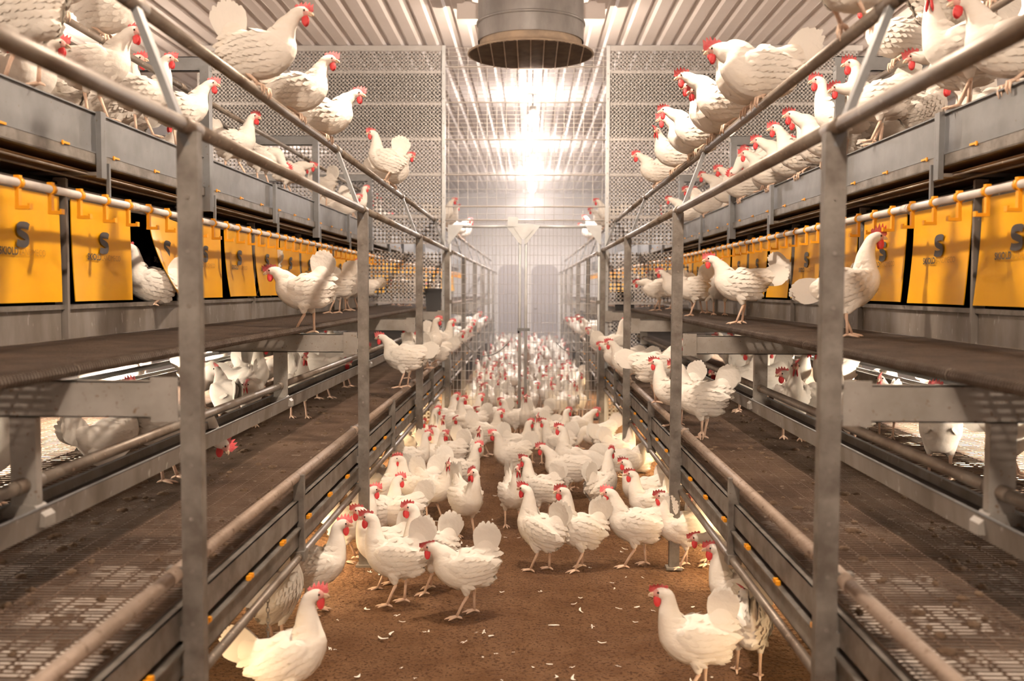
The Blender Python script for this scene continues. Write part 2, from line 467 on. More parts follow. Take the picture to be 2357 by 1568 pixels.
def blade(mb, base, d, nrm, length, width, mat=1, curve=0.0, tip=0.5, n=5):
    """one long feather: a tapering curved strip with a rounded end and a little thickness ridge"""
    d = d.normalized(); w = d.cross(nrm).normalized(); nrm = w.cross(d)
    rows = []
    for i in range(n + 1):
        t = i / n
        prof = width * (0.45 + 0.55 * min(1, t * 2.2)) * (1 if t < 0.72 else math.sqrt(max(0.0, 1 - ((t - 0.72) / 0.285) ** 2)) * (1 - tip * 0.25) + tip * 0.1)
        c = base + d * (length * t) + nrm * (curve * t * t)
        rows.append([c - w * prof, c + nrm * 0.003 * (1 - t), c + w * prof])
    mb.sheet(rows, mat)

def hen_geometry(head=(0.135, 0, 0.42), look=0.0, nod=-6.0, pitch=0.0, tail=62.0, fan=20.0, drop=0.0, stride=0.03, comb_flop=0.35, comb_size=1.0,
                 legs=True, grip=False, lift=0.0, wing_out=0.0, voxel=0.0055, seed=1, fluff=1.08, tail_len=0.155, neck_fat=1.0):
    """returns body MB-mesh plus dictionary of part MBs, all in the hen's own frame: facing +x, feet at z = 0"""
    rr = random.Random(seed)
    cz = 0.232 - drop
    cp, sp = math.cos(R(pitch)), math.sin(R(pitch))
    def B(x, z):                                     # body point turned about the hip
        dx, dz = x, z - 0.232
        return (dx * cp - dz * sp, dx * sp + dz * cp + cz)
    H = Vector(head)
    yaw, nd = R(look), R(nod)
    hd = Vector((math.cos(yaw) * math.cos(nd), math.sin(yaw) * math.cos(nd), math.sin(nd)))
    f = fluff
    body = MB()
    ctrl = []
    for x, z, hh, hw in ((-0.135, 0.262, 0.018, 0.016), (-0.118, 0.255, 0.048, 0.044), (-0.075, 0.238, 0.078, 0.070), (-0.02, 0.228, 0.092, 0.080),
                         (0.035, 0.232, 0.090, 0.078), (0.078, 0.252, 0.074, 0.066)):
        q = B(x, z); ctrl.append((q[0], 0, q[1], hh * f, hw * f))
    nb = B(0.098, 0.285)
    NB = Vector((nb[0], 0, nb[1]))
    d0 = Vector((0.35 * cp - 0.94 * sp, 0, 0.35 * sp + 0.94 * cp))
    HB = H - hd * 0.022 + Vector((0, 0, -0.006))
    dist = (HB - NB).length
    c1 = NB + d0 * dist * 0.42
    c2 = HB - (hd * 0.35 + Vector((0, 0, 0.75))).normalized() * dist * 0.30
    for t, r in ((0.0, 0.056), (0.33, 0.043), (0.66, 0.032), (0.92, 0.0265)):
        p = NB * (1 - t) ** 3 + c1 * 3 * t * (1 - t) ** 2 + c2 * 3 * t * t * (1 - t) + HB * t ** 3
        ctrl.append((p.x, p.y, p.z, r * neck_fat, r * 0.92 * neck_fat))
    h1 = H + hd * 0.0
    ctrl.append((h1.x, h1.y, h1.z, 0.0245, 0.0215))
    h2 = H + hd * 0.018
    ctrl.append((h2.x, h2.y, h2.z - 0.001, 0.0185, 0.0160))
    h3 = H + hd * 0.031
    ctrl.append((h3.x, h3.y, h3.z - 0.003, 0.0095, 0.0085))
    loft(body, ctrl, 3, 20)
    # thighs
    feet = []
    hock_z = 0.112 - drop * 0.55
    for s in (-1, 1):
        fx = s * stride
        hx = fx * 0.45 - 0.022 - drop * 0.25
        top = B(-0.015, 0.19)
        if legs:
            loft(body, [(top[0], s * 0.042, top[1], 0.05, 0.036), (0.55 * top[0] + 0.45 * hx + 0.012, s * 0.046, (top[1] + hock_z) / 2 + 0.012, 0.035, 0.028),
                        (hx, s * 0.044, hock_z - 0.002, 0.0125, 0.0115)], 3, 12, side=Vector((0, 1, 0)))
        feet.append((fx, s * 0.044, hx, hock_z))
    # tail coverts
    ta = R(tail)
    td = Vector((-math.cos(ta), 0, math.sin(ta)))
    tb = B(-0.088, 0.262); TB = Vector((tb[0], 0, tb[1]))
    st = TB - td * 0.03
    loft(body, [(st.x, 0, st.z, 0.070, 0.052), (*(TB + td * 0.03), 0.062, 0.040), (*(TB + td * 0.075), 0.050, 0.025), (*(TB + td * 0.118), 0.034, 0.011), (*(TB + td * 0.155), 0.010, 0.003)], 3, 14, side=Vector((0, 1, 0)))
    sad = B(-0.045, 0.272); mid = (Vector((sad[0], 0, sad[1])) + TB + td * 0.05) / 2
    loft(body, [(sad[0] + 0.03, 0, sad[1] + 0.0, 0.045, 0.05), (mid.x, 0, mid.z + 0.004, 0.046, 0.040), (*(TB + td * 0.062), 0.036, 0.022)], 4, 14, side=Vector((0, 1, 0)))
    # belly fluff behind the legs
    bl = B(-0.07, 0.185); body.ellipsoid((bl[0], 0, bl[1]), (0.058 * f, 0.056 * f, 0.048 * f), 14, 10)
    # folded wings: shields of coverts, half sunk in the flank
    for s in (-1, 1):
        sh = []
        for x, z, hh, hw, y in ((0.085, 0.258, 0.018, 0.010, 0.052), (0.060, 0.256, 0.044, 0.018, 0.060), (0.01, 0.250, 0.056, 0.021, 0.068), (-0.05, 0.250, 0.050, 0.020, 0.064),
                                (-0.10, 0.254, 0.034, 0.014, 0.050), (-0.142, 0.260, 0.016, 0.007, 0.034)):
            q = B(x, z); sh.append((q[0], s * (y * f + wing_out * max(0, -x)), q[1], hh, hw))
        loft(body, sh, 3, 14, side=Vector((0, 1, 0)))
    me = remeshed(body, voxel, 4)
    # back to a builder so that wings, tail feathers and face skin join the same mesh
    out = MB()
    out.v = [tuple(v.co) for v in me.vertices]
    eye_c = H + hd * 0.010 + Vector((0, 0, 0.002))
    for p in me.polygons:
        c = p.center
        dd = (c - (H + hd * 0.019)).length
        out.face(list(p.vertices), 2 if dd < 0.021 and (c - H).dot(hd) > -0.001 else 0, True)
    # contour feathers laid over flank, wing and breast
    if voxel < 0.008:
        from mathutils.bvhtree import BVHTree
        tree = BVHTree.FromPolygons([Vector(v) for v in out.v], [tuple(q) for q in out.f])
        for s in (-1, 1):
            for r_ in range(8):
                for c_ in range(11):
                    x = 0.098 - 0.0235 * c_ + (0.0118 if r_ % 2 else 0.0) + rr.uniform(-0.003, 0.003)
                    z = 0.158 + 0.0225 * r_ + rr.uniform(-0.003, 0.003)
                    q = B(x, z)
                    hit = tree.ray_cast(Vector((q[0], s * 0.35, q[1])), Vector((0, -s, 0)))
                    if hit[0] is None or abs(hit[0].y) < 0.02: continue
                    nrm = hit[1]
                    if nrm.y * s < 0: nrm = -nrm
                    dv = Vector((-1, 0, -0.30 + 0.045 * r_))
                    dv = Vector((dv.x * cp - dv.z * sp, 0, dv.x * sp + dv.z * cp))
                    dv = (dv - nrm * dv.dot(nrm))
                    if dv.length < 0.2: continue
                    on_wing = 0.20 < z < 0.30 and x < 0.06
                    blade(out, hit[0] - nrm * 0.0012, dv, nrm, 0.052 if on_wing else 0.040, 0.0125 if on_wing else 0.0115, mat=0, curve=rr.uniform(0.0012, 0.0042) if on_wing else rr.uniform(0.0, 0.0026), tip=0.0, n=3)
    bpy.data.meshes.remove(me)
    # long flight feathers showing below the folded wing
    for s in (-1, 1):
        for i in range(6):
            t = i / 5
            q = B(-0.005 - 0.055 * t, 0.206 + 0.030 * t)
            base = Vector((q[0], s * (0.078 * f - 0.006 * t), q[1]))
            a = R(4 + 13 * t)
            dv = Vector((-math.cos(a), -s * 0.24, math.sin(a) * 0.6 + 0.05))
            dv = Vector((dv.x * cp - dv.z * sp, dv.y, dv.x * sp + dv.z * cp))
            blade(out, base, dv, Vector((0, s, 0.15)), 0.092 + 0.010 * math.sin(i * 1.7), 0.0155, mat=0, curve=-0.012, tip=0.3, n=4)
    # tail feathers in two leaning fans
    nf = 7
    for s in (-1, 1):
        for i in range(nf):
            t = i / (nf - 1)
            a = ta + R(fan * 0.55) * (t - 0.42) * 1.25 + R(rr.uniform(-2, 2))
            dv = Vector((-math.cos(a), s * (0.05 + 0.07 * (1 - t)), math.sin(a)))
            perp = Vector((-math.sin(ta), 0, -math.cos(ta)))
            base = TB + td * 0.035 + perp * (0.066 * (0.5 - t)) * 1.0 + Vector((0, s * 0.008, 0))
            ln = tail_len * (0.66 + 0.32 * math.sin(math.pi * (0.12 + 0.76 * t))) * rr.uniform(0.98, 1.02)
            blade(out, base, dv, Vector((0, s, 0)), ln, 0.0205, mat=1, curve=0.010 * s, tip=0.3, n=6)
    parts = {}
    # frame of the head
    up = Vector((0, 0, 1)); lat = up.cross(hd).normalized(); hu = hd.cross(lat).normalized()
    def hp(f_, l_, u_): return H + hd * f_ + lat * l_ + hu * u_
    # comb: a notched blade leaning to one side
    cb = MB(); cs = comb_size * 1.3
    outline = [(-0.022, 0.010), (-0.026, 0.022), (-0.019, 0.030), (-0.013, 0.024), (-0.006, 0.041), (0.000, 0.029), (0.008, 0.046), (0.013, 0.030), (0.021, 0.044), (0.025, 0.027),
               (0.034, 0.036), (0.035, 0.019), (0.038, 0.008), (0.029, 0.003), (0.018, 0.010), (0.0, 0.016), (-0.012, 0.014)]
    top = outline[:13]; bot = [(-0.020, 0.012), (-0.021, 0.014), (-0.016, 0.018), (-0.011, 0.017), (-0.004, 0.020), (0.001, 0.019), (0.007, 0.020), (0.012, 0.018), (0.019, 0.014), (0.023, 0.009), (0.029, 0.005), (0.032, 0.001), (0.034, 0.000)]
    for sgn in (-1, 1):
        rows = []
        for k in range(4):
            t = k / 3
            row = []
            for (fx, ux), (bx, bz) in zip(top, bot):
                x = bx + (fx * 1.22 - bx) * t; u = bz + (ux - bz) * t * cs
                h_ = max(0, u - 0.012)
                l = comb_flop * h_ * h_ * 22 + comb_flop * h_ * 0.25
                th = 0.0042 * (1 - 0.75 * t)
                row.append(hp(x, l + sgn * th, u - abs(comb_flop) * h_ * h_ * 9))
            rows.append(row if sgn > 0 else row[::-1])
        cb.sheet(rows)
    parts['comb'] = cb
    bk = MB()
    bk.tube([hp(0.026, 0, 0.001), hp(0.037, 0, -0.001), hp(0.046, 0, -0.006), hp(0.050, 0, -0.012)], [0.0085, 0.0068, 0.0040, 0.0008], 8)
    bk.tube([hp(0.026, 0, -0.006), hp(0.036, 0, -0.009), hp(0.043, 0, -0.012)], [0.006, 0.0045, 0.001], 8)
    parts['beak'] = bk
    wt = []
    for s in (-1, 1):
        w = MB()
        w.ellipsoid(hp(0.017, s * 0.0085, -0.030), (0.0145, 0.0050, 0.021 * (0.6 + 0.4 * cs)), 12, 8, rot=Matrix.Rotation(yaw, 3, 'Z') @ Matrix.Rotation(R(8 * s), 3, 'X'))
        wt.append(w)
    parts['wattle'] = wt
    lobe = []
    ey = []
    for s in (-1, 1):
        e = MB(); e.ellipsoid(hp(0.011, s * 0.0178, 0.0045), (0.0046, 0.0046, 0.0046), 8, 6); ey.append(e)
    parts['eye'] = ey
    lg = []
    if legs:
        for (fx, fy, hx, hz), s in zip(feet, (-1, 1)):
            l = MB()
            lf = lift if s > 0 else 0.0
            az = 0.016 + lf
            ax = fx - (0.03 if lf else 0)
            l.tube([(hx, fy, hz + 0.012), (hx - 0.001, fy, hz - 0.006), (hx * 0.5 + ax * 0.5, fy, (hz + az) / 2), (ax, fy, az)], [0.0085, 0.0082, 0.0062, 0.0075], 8)
            for a, ln in ((-28, 0.048), (2, 0.060), (30, 0.048), (176, 0.026)):
                ca, sa = math.cos(R(a)), math.sin(R(a))
                if lf:
                    pts = [(ax, fy, az), (ax + ca * ln * 0.3, fy + sa * ln * 0.3, az - 0.016), (ax + ca * ln * 0.25, fy + sa * ln * 0.4, az - 0.036), (ax + ca * ln * 0.1, fy + sa * ln * 0.4, az - 0.046)]
                elif grip:
                    k = 0.55 if ca > 0 else 0.8
                    pts = [(ax, fy, az), (ax + ca * ln * 0.42, fy + sa * ln * 0.42, 0.009), (ax + ca * ln * 0.66 * k * 1.3, fy + sa * ln * 0.55, -0.012), (ax + ca * ln * 0.60 * k * 1.2, fy + sa * ln * 0.55, -0.030)]
                else:
                    pts = [(ax, fy, az - 0.002), (ax + ca * ln * 0.4, fy + sa * ln * 0.4, 0.010), (ax + ca * ln * 0.8, fy + sa * ln * 0.8, 0.006), (ax + ca * ln, fy + sa * ln, 0.002)]
                l.tube(pts, [0.0070, 0.0056, 0.0045, 0.0014], 6)
            lg.append(l)
    parts['leg'] = lg
    return out, parts

POSES = {
    'alert':   dict(head=(0.138, 0, 0.418), tail=66, fan=24, seed=1, comb_flop=0.5),
    'alert_l': dict(head=(0.130, 0.018, 0.412), look=62, tail=72, fan=22, seed=2, comb_flop=-0.5),
    'alert_r': dict(head=(0.130, -0.018, 0.412), look=-62, tail=58, fan=24, seed=3, comb_flop=0.3),
    'forward': dict(head=(0.172, 0, 0.338), nod=-14, tail=82, fan=30, pitch=-3, seed=4, stride=0.045, comb_flop=0.9, comb_size=1.15, neck_fat=1.12),
    'tall':    dict(head=(0.098, 0, 0.458), nod=0, pitch=24, tail=34, fan=18, seed=5, stride=0.02),
    'steep':   dict(head=(0.105, 0, 0.452), nod=-4, pitch=20, tail=72, fan=30, seed=6, stride=0.035),
    'peck':    dict(head=(0.215, 0, 0.150), nod=-58, pitch=-14, tail=44, fan=18, seed=7, stride=0.02),
    'low':     dict(head=(0.205, 0, 0.292), nod=-20, pitch=-6, tail=52, fan=20, seed=8, comb_flop=0.7),
    'level':   dict(head=(0.170, 0, 0.372), nod=-8, pitch=4, tail=12, fan=18, seed=9, stride=0.02),
    'walk':    dict(head=(0.150, 0, 0.402), nod=-8, pitch=6, tail=48, fan=22, seed=10, stride=0.055, lift=0.0, comb_flop=-0.7),
    'onefoot': dict(head=(0.145, 0, 0.405), nod=-8, pitch=4, tail=58, fan=22, seed=11, stride=0.012, lift=0.035),
    'perch': dict(head=(0.158, 0, 0.288), nod=-8, pitch=6, tail=26, fan=18, drop=0.100, grip=True, seed=12, stride=0.0),
    'perch_l': dict(head=(0.138, 0.035, 0.282), look=60, nod=-8, pitch=4, tail=28, fan=18, drop=0.100, grip=True, seed=13, stride=0.0, comb_flop=-0.6),
    'perch_r': dict(head=(0.138, -0.035, 0.282), look=-60, nod=-8, pitch=4, tail=28, fan=18, drop=0.100, grip=True, seed=13, stride=0.0, comb_flop=0.4),
    'perch_up': dict(head=(0.112, 0, 0.392), nod=-4, pitch=20, tail=76, fan=42, drop=0.05, grip=True, seed=14, stride=0.006, tail_len=0.165),
    'perch_tail': dict(head=(0.166, 0, 0.310), nod=-6, pitch=10, tail=74, fan=30, drop=0.088, grip=True, seed=15, stride=0.004, tail_len=0.17),
    'crouch': dict(head=(0.176, 0, 0.236), nod=-12, pitch=2, tail=14, fan=16, drop=0.112, grip=True, seed=16, stride=0.0, fluff=1.12),
    'sit':     dict(head=(0.138, 0, 0.262), nod=-8, pitch=0, tail=24, fan=18, drop=0.142, legs=False, seed=17, fluff=1.12),
    'big': dict(head=(0.182, -0.022, 0.222), look=-12, nod=-12, pitch=2, tail=38, fan=16, drop=0.105, grip=True, seed=18, fluff=1.24, neck_fat=1.4, comb_flop=0.15, comb_size=1.2, stride=0.0, tail_len=0.17),
    'lean': dict(head=(0.212, 0, 0.262), nod=-10, pitch=2, tail=20, fan=16, drop=0.100, grip=True, seed=22, stride=0.0, comb_flop=0.6, neck_fat=1.1),
    'nest':    dict(head=(0.118, 0, 0.318), nod=-6, pitch=16, tail=40, fan=22, drop=0.105, seed=20, stride=0.0),
    'front':   dict(head=(0.142, 0, 0.412), nod=-6, tail=84, fan=18, seed=21, stride=0.04, comb_flop=0.6, tail_len=0.15),
    'rooster': dict(head=(0.122, 0, 0.462), nod=-2, pitch=24, tail=-6, fan=12, seed=19, stride=0.03, comb_size=1.35, comb_flop=0.05, tail_len=0.16),
}
PART_MATS = {'comb': 'comb', 'beak': 'beak', 'wattle': 'wattle', 'eye': 'eye', 'leg': 'shank'}
HEN_MESH = {}
def hen_meshes(pose):
    if pose in HEN_MESH: return HEN_MESH[pose]
    body, parts = hen_geometry(**POSES[pose])
    bm = body.mesh('hen_' + pose, [M['feather'], M['tail_feather'], M['skin']])
    pm = []
    for k in ('comb', 'beak', 'wattle', 'eye', 'leg'):
        for q in (parts[k] if isinstance(parts[k], list) else [parts[k]]):
            pm.append((k, q.mesh(k, M[PART_MATS[k]])))
    HEN_MESH[pose] = (bm, pm, parts, body)
    return HEN_MESH[pose]
HEN_ONE = {}
def hen_one(pose):
    """the far-off hen: the same bird as a single mesh"""
    if pose in HEN_ONE: return HEN_ONE[pose]
    p = dict(POSES[pose]); p['voxel'] = 0.011
    body, parts = hen_geometry(**p)
    slots = ['feather', 'tail_feather', 'skin', 'comb', 'beak', 'wattle', 'eye', 'leg']
    for k in ('comb', 'beak', 'wattle', 'eye', 'leg'):
        for q in (parts[k] if isinstance(parts[k], list) else [parts[k]]):
            off = len(body.v); body.v += q.v
            for ff in q.f: body.face([i + off for i in ff], slots.index(k), True)
    HEN_ONE[pose] = body.mesh('far_hen_' + pose, [M['feather'], M['tail_feather'], M['skin'], M['comb'], M['beak'], M['wattle'], M['eye'], M['shank']])
    return HEN_ONE[pose]
HEN_N = [0]
def hen(pose, x, y, z, yaw, label, group, scale=1.0, far=False, tilt=0.0):
    HEN_N[0] += 1
    if far:
        o = link('hen', hen_one(pose), None, (x, y, z), (0, R(tilt), R(yaw)), scale)
    else:
        bm, pm = hen_meshes(pose)[:2]
        o = link('hen', bm, None, (x, y, z), (0, R(tilt), R(yaw)), scale)
        for k, me in pm: link(k, me, o)
    return tag(o, label, 'hen', group)
# ------------------------------------------------------------------ the racks (left and right of the aisle)
ORD = ['first', 'second', 'third', 'fourth', 'fifth', 'sixth', 'seventh', 'eighth', 'ninth']
def channel_x(mb, x0, x1, y, z0, z1, d=0.04, t=0.004, lip=0.016, face=-1):
    """C-channel running along x with its web towards the viewer"""
    ya, yb = (y, y + d) if face < 0 else (y - d, y)
    w0, w1 = (ya, ya + t) if face < 0 else (yb - t, yb)
    mb.box(x0, x1, w0, w1, z0, z1)
    mb.box(x0, x1, ya, yb, z1 - t, z1); mb.box(x0, x1, ya, yb, z0, z0 + t)
    mb.box(x0, x1, yb - t, yb, z1 - lip, z1); mb.box(x0, x1, yb - t, yb, z0, z0 + lip)

def make_frame(s, k):
    y = FY[k]; near = k < 4
    t = thing('portal_frame', '%s upright steel frame of the %s rack, counted from the viewer' % (ORD[k], side_name[s]), 'steel frame', (s * PX, y, 0), 0, 'steel frames of the %s rack' % side_name[s])
    X = lambda xc: s * (xc - PX)                         # local x from distance to the aisle's middle
    def bx(mb, xa, xb, y0, y1, z0, z1): mb.box(min(X(xa), X(xb)), max(X(xa), X(xb)), y0, y1, z0, z1)
    p = MB()                                             # C-profile post
    bx(p, PX - 0.029, PX + 0.029, -0.020, -0.016, 0, 2.03)
    bx(p, PX - 0.029, PX - 0.025, -0.016, 0.020, 0, 2.03); bx(p, PX + 0.025, PX + 0.029, -0.016, 0.020, 0, 2.03)
    bx(p, PX - 0.025, PX - 0.012, 0.016, 0.020, 0, 2.03); bx(p, PX + 0.012, PX + 0.025, 0.016, 0.020, 0, 2.03)
    post = p.build('post', M['galv'], t)
    if near:
        for zz in [0.2 + 0.15 * i for i in range(12)]:
            MB().tube([(0, -0.0205, zz), (0, -0.0235, zz)], 0.006, 8).build('bolt', M['galv_dull'], post)
    a = MB(); a.bar((X(PX), 0, 1.99), (X(1.035), 0, 2.375), 0.042, 0.020, up=(1, 0, 0)); a.build('slanted_arm', M['galv_clean'], t)
    c = MB(); channel_x(c, min(X(0.925), X(3.05)), max(X(0.925), X(3.05)), -0.02, 1.235, 1.338); c.build('cross_beam', M['galv_pale'], t)
    g = MB(); bx(g, 0.922, 1.0, -0.024, -0.020, 1.225, 1.35); g.build('joint_plate', M['galv_pale'], t)
    h = MB(); bx(h, 1.328, 1.402, -0.02, 0.012, 0.985, 1.234); h.build('trough_hanger', M['galv_pale'], t)
    sd = MB(); sd.prism([(X(1.30), 0.925), (X(1.44), 0.925), (X(1.44), 0.955), (X(1.40), 0.985), (X(1.33), 0.985), (X(1.30), 0.955)][::s], 1, -0.03, 0.03); sd.build('trough_saddle', M['galv_pale'], t)
    u = MB(); bx(u, 1.745, 1.795, -0.045, -0.020, 2.03, 2.84); bx(u, 1.745, 1.749, -0.02, 0.015, 2.03, 2.84); u.build('inner_upright', M['galv_clean'], t)
    tb = MB(); channel_x(tb, min(X(1.745), X(3.85)), max(X(1.745), X(3.85)), -0.02, 2.815, 2.895, d=0.035); tb.build('top_beam', M['galv_clean'], t)
    for zz in (0.46, 0.62, 0.79):
        q = MB(); bx(q, PX + 0.026, PX + 0.075, -0.018, 0.014, zz - 0.02, zz + 0.02); q.build('rail_bracket', M['galv'], t)
    ip = MB(); bx(ip, 3.80, 3.85, -0.02, 0.02, 0, 2.815); ip.build('back_post', M['galv'], t)
    fp = MB(); bx(fp, PX - 0.045, PX + 0.045, -0.04, 0.04, 0.0, 0.012); fp.build('foot_plate', M['galv_dull'], t)

def tube_run(name, xc, z, r, s, m, label, n=12, y0=Y0, y1=Y1, group=None, joints=True):
    t = thing(name, label, 'rail', (s * xc, 0, z), 0, group)
    edges = [y0] + [f for f in FY if y0 < f < y1] + [y1]
    for a, b in zip(edges[:-1], edges[1:]):
        MB().tube([(0, a, 0), (0, b - 0.002, 0)], r, n).build('tube_length', m, t)
    if joints:
        for f in FY:
            if y0 < f + BAY / 2 < y1: MB().tube([(0, f - 0.07, 0), (0, f + 0.07, 0)], r + 0.0025, n).build('tube_sleeve', m, t)
    return t

def wire_grid(x0, x1, y0, y1, z, px, py, w, s, name, m, parent, h=None):
    g = MB(); h = h or w
    x = x0
    while x <= x1 + 1e-6:
        xa, xb = s * x - w / 2, s * x + w / 2
        g.box(xa, xb, y0, y1, z - h, z); x += px
    y = y0
    while y <= y1 + 1e-6:
        g.box(min(s * x0, s * x1), max(s * x0, s * x1), y - w / 2, y + w / 2, z - h * 0.5, z + h * 0.5); y += py
    o = g.build(name, m, parent); o['kind'] = 'stuff'
    return o

def make_lower_tier(s):
    sn = side_name[s]
    tube_run('perch_rail', 0.940, 0.790, 0.021, s, M['tube_dung'], 'soiled brown perch tube along the bottom tier edge of the %s rack' % sn, group='perch rails')
    t = thing('bottom_tier', 'bottom tier of the %s rack with dirty wire floor and manure belt between channel rails' % sn, 'aviary tier', (0, 0, 0))
    S = lambda a, b: (min(s * a, s * b), max(s * a, s * b))
    edges = [Y0] + FY + [Y1]
    for a, b in zip(edges[:-1], edges[1:]):
        m = MB(); x0, x1 = S(0.928, 0.932)
        m.box(x0, x1, a, b - 0.004, 0.60, 0.69); m.box(*S(0.928, 0.965), a, b - 0.004, 0.686, 0.69); m.box(*S(0.928, 0.955), a, b - 0.004, 0.60, 0.604)
        m.build('upper_channel', M['galv'], t)
        m = MB(); m.box(*S(0.928, 0.932), a, b - 0.004, 0.490, 0.575); m.box(*S(0.915, 0.96), a, b - 0.004, 0.571, 0.578); m.box(*S(0.928, 0.955), a, b - 0.004, 0.490, 0.494)
        m.build('lower_channel', M['galv'], t)
    for a, b in zip(edges[:-1], edges[1:]):
        MB().tube([(s * 0.922, a, 0.452), (s * 0.922, b - 0.003, 0.452)], 0.016, 10).build('bottom_tube', M['tube_worn'], t)
    clip = MB(); clip.box(-0.008, 0.008, -0.024, -0.007, -0.005, 0.009); clip.box(-0.008, 0.008, 0.007, 0.024, -0.005, 0.009); clip.box(-0.003, 0.003, -0.026, 0.026, -0.006, 0.003)
    cm = clip.mesh('belt_clip', M['orange'])
    y = 2.45
    while y < 16: link('belt_clip', cm, t, (s * 0.921, y, 0.584)); y += 0.46
    for k in range(-1, 9):
        y = FY[0] + BAY * (k + 0.5)
        if Y0 < y < Y1:
            m = MB(); m.box(*S(0.905, 0.926), y - 0.014, y + 0.014, 0.44, 0.80); m.box(*S(0.926, 0.95), y - 0.014, y - 0.010, 0.44, 0.80); m.build('strut', M['galv'], t)
            MB().box(*S(0.90, 0.96), y - 0.035, y + 0.035, 0.435, 0.475).build('clamp', M['galv'], t)
    MB().box(*S(0.96, 3.80), Y0, Y1, 0.610, 0.616).build('manure_belt', M['belt_lower'], t)
    MB().box(*S(0.96, 3.80), Y0, Y1, 0.495, 0.500).build('belt_return', M['belt_brown'], t)
    wire_grid(0.955, 1.95, Y0 + 0.4, 11.2, 0.70, 0.075, 0.0245, 0.0055, s, 'wire_floor', M['wire_dirty'], t, h=0.004)
    wire_grid(1.95, 3.80, Y0 + 0.4, 11.2, 0.70, 0.10, 0.049, 0.013, s, 'wire_floor', M['wire_dirty'], t, h=0.004)
    wire_grid(0.955, 3.80, 11.25, Y1, 0.70, 0.12, 0.07, 0.03, s, 'wire_floor', M['wire_dirty'], t, h=0.004)
    for i in range(60):
        y = Y0 + 0.3 + i * 0.354
        if y > 21: break
        MB().box(*S(0.95, 3.80), y - 0.011, y + 0.011, 0.655, 0.686).build('floor_bearer', M['galv_dull'], t)
    # droppings caked on the wire
    rr = random.Random(31 + s)
    g = MB()
    for i in range(260):
        x = rr.uniform(0.98, 1.9); y = rr.uniform(1.8, 9.0); r = rr.uniform(0.008, 0.026) * rr.uniform(0.6, 1)
        g.ellipsoid((s * x, y, 0.702), (r * rr.uniform(0.7, 1.5), r * rr.uniform(0.7, 1.5), 0.006 + r * 0.22), 7, 4)
    g.build('droppings', M['dung'], t)['kind'] = 'stuff'
    # light tubes fixed beneath the tier
    for k in range(0, 5):
        y = FY[0] + BAY * (k + 0.0) - 0.6
        lt = thing('light_tube', 'lit warm tube under the bottom tier of the %s rack in its %s bay' % (sn, ORD[k]), 'lamp', (s * 1.40, y, 0.455))
        MB().tube([(0, 0, 0), (0, 1.2, 0)], 0.013, 8).build('glass_tube', M['strip'], lt)
        MB().box(-0.02, 0.02, -0.03, 1.23, 0.014, 0.040).build('batten', M['pipe_white'], lt)
        L = bpy.data.lights.new('tube_light', 'AREA'); L.shape = 'RECTANGLE'; L.size = 0.05; L.size_y = 1.2; L.energy = TUBE_W; L.color = (1.0, 0.70, 0.38)
        link('tube_light', L, lt, (0, 0.6, -0.018))

def make_tier_lights(s):
    # lit tubes over the bottom tier, beneath the nests
    sn = side_name[s]
    for k in range(0, 4):
        y = FY[0] + BAY * k
        lt = thing('light_tube', 'lit tube beneath the nests of the %s rack, %s bay' % (sn, ORD[k]), 'lamp', (s * 2.95, y, 1.20))
        MB().tube([(0, 0.04, 0), (0, BAY - 0.04, 0)], 0.013, 8).build('glass_tube', M['strip'], lt)
        MB().box(-0.02, 0.02, 0.0, BAY - 0.01, 0.013, 0.035).build('batten', M['pipe_white'], lt)
        L = bpy.data.lights.new('tube_light', 'AREA'); L.shape = 'RECTANGLE'; L.size = 0.05; L.size_y = BAY - 0.1; L.energy = TIER_W; L.color = (1.0, 0.84, 0.66)
        link('tube_light', L, lt, (0, BAY / 2, -0.018))

def make_trough(s):
    sn = side_name[s]
    t = thing('feed_trough', 'long steel feed trough with dark feed above the bottom wire floor of the %s rack' % sn, 'feed trough', (s * 1.37, 0, 0.91))
    edges = [Y0] + FY + [Y1]
    prof = [(-0.058, 0.068), (-0.058, 0.062), (-0.050, 0.0), (0.050, 0.0), (0.058, 0.062), (0.058, 0.068), (0.054, 0.068), (0.046, 0.004), (-0.046, 0.004), (-0.054, 0.068)]
    for a, b in zip(edges[:-1], edges[1:]):
        MB().prism(prof, 1, a, b - 0.004).build('trough_length', M['galv_dull'], t)
    MB().box(-0.046, 0.046, Y0, Y1, 0.012, 0.040).build('feed', M['feed'], t)
    for sg in (-1, 1): MB().tube([(sg * 0.057, Y0, 0.070), (sg * 0.057, Y1, 0.070)], 0.004, 6).build('rolled_rim', M['galv_clean'], t)
    tube_run('trough_rail', 1.365, 1.042, 0.0195, s, M['tube_worn'], 'steel perch tube above the feed trough of the %s rack' % sn, group='perch rails')
    # inner trough far side
    t2 = thing('feed_trough', 'second feed trough deep inside the bottom tier of the %s rack' % sn, 'feed trough', (s * 2.62, 0, 0.91))
    MB().prism(prof, 1, Y0, 14.0).build('trough_length', M['galv_dull'], t2)
    for sg in (-1, 1): MB().tube([(sg * 0.057, Y0, 0.070), (sg * 0.057, 14.0, 0.070)], 0.005, 6).build('rolled_rim', M['galv_clean'], t2)
    tube_run('trough_rail', 2.62, 1.042, 0.018, s, M['galv_clean'], 'bright tube above the inner feed trough of the %s rack' % sn, group='perch rails', y1=14.0)

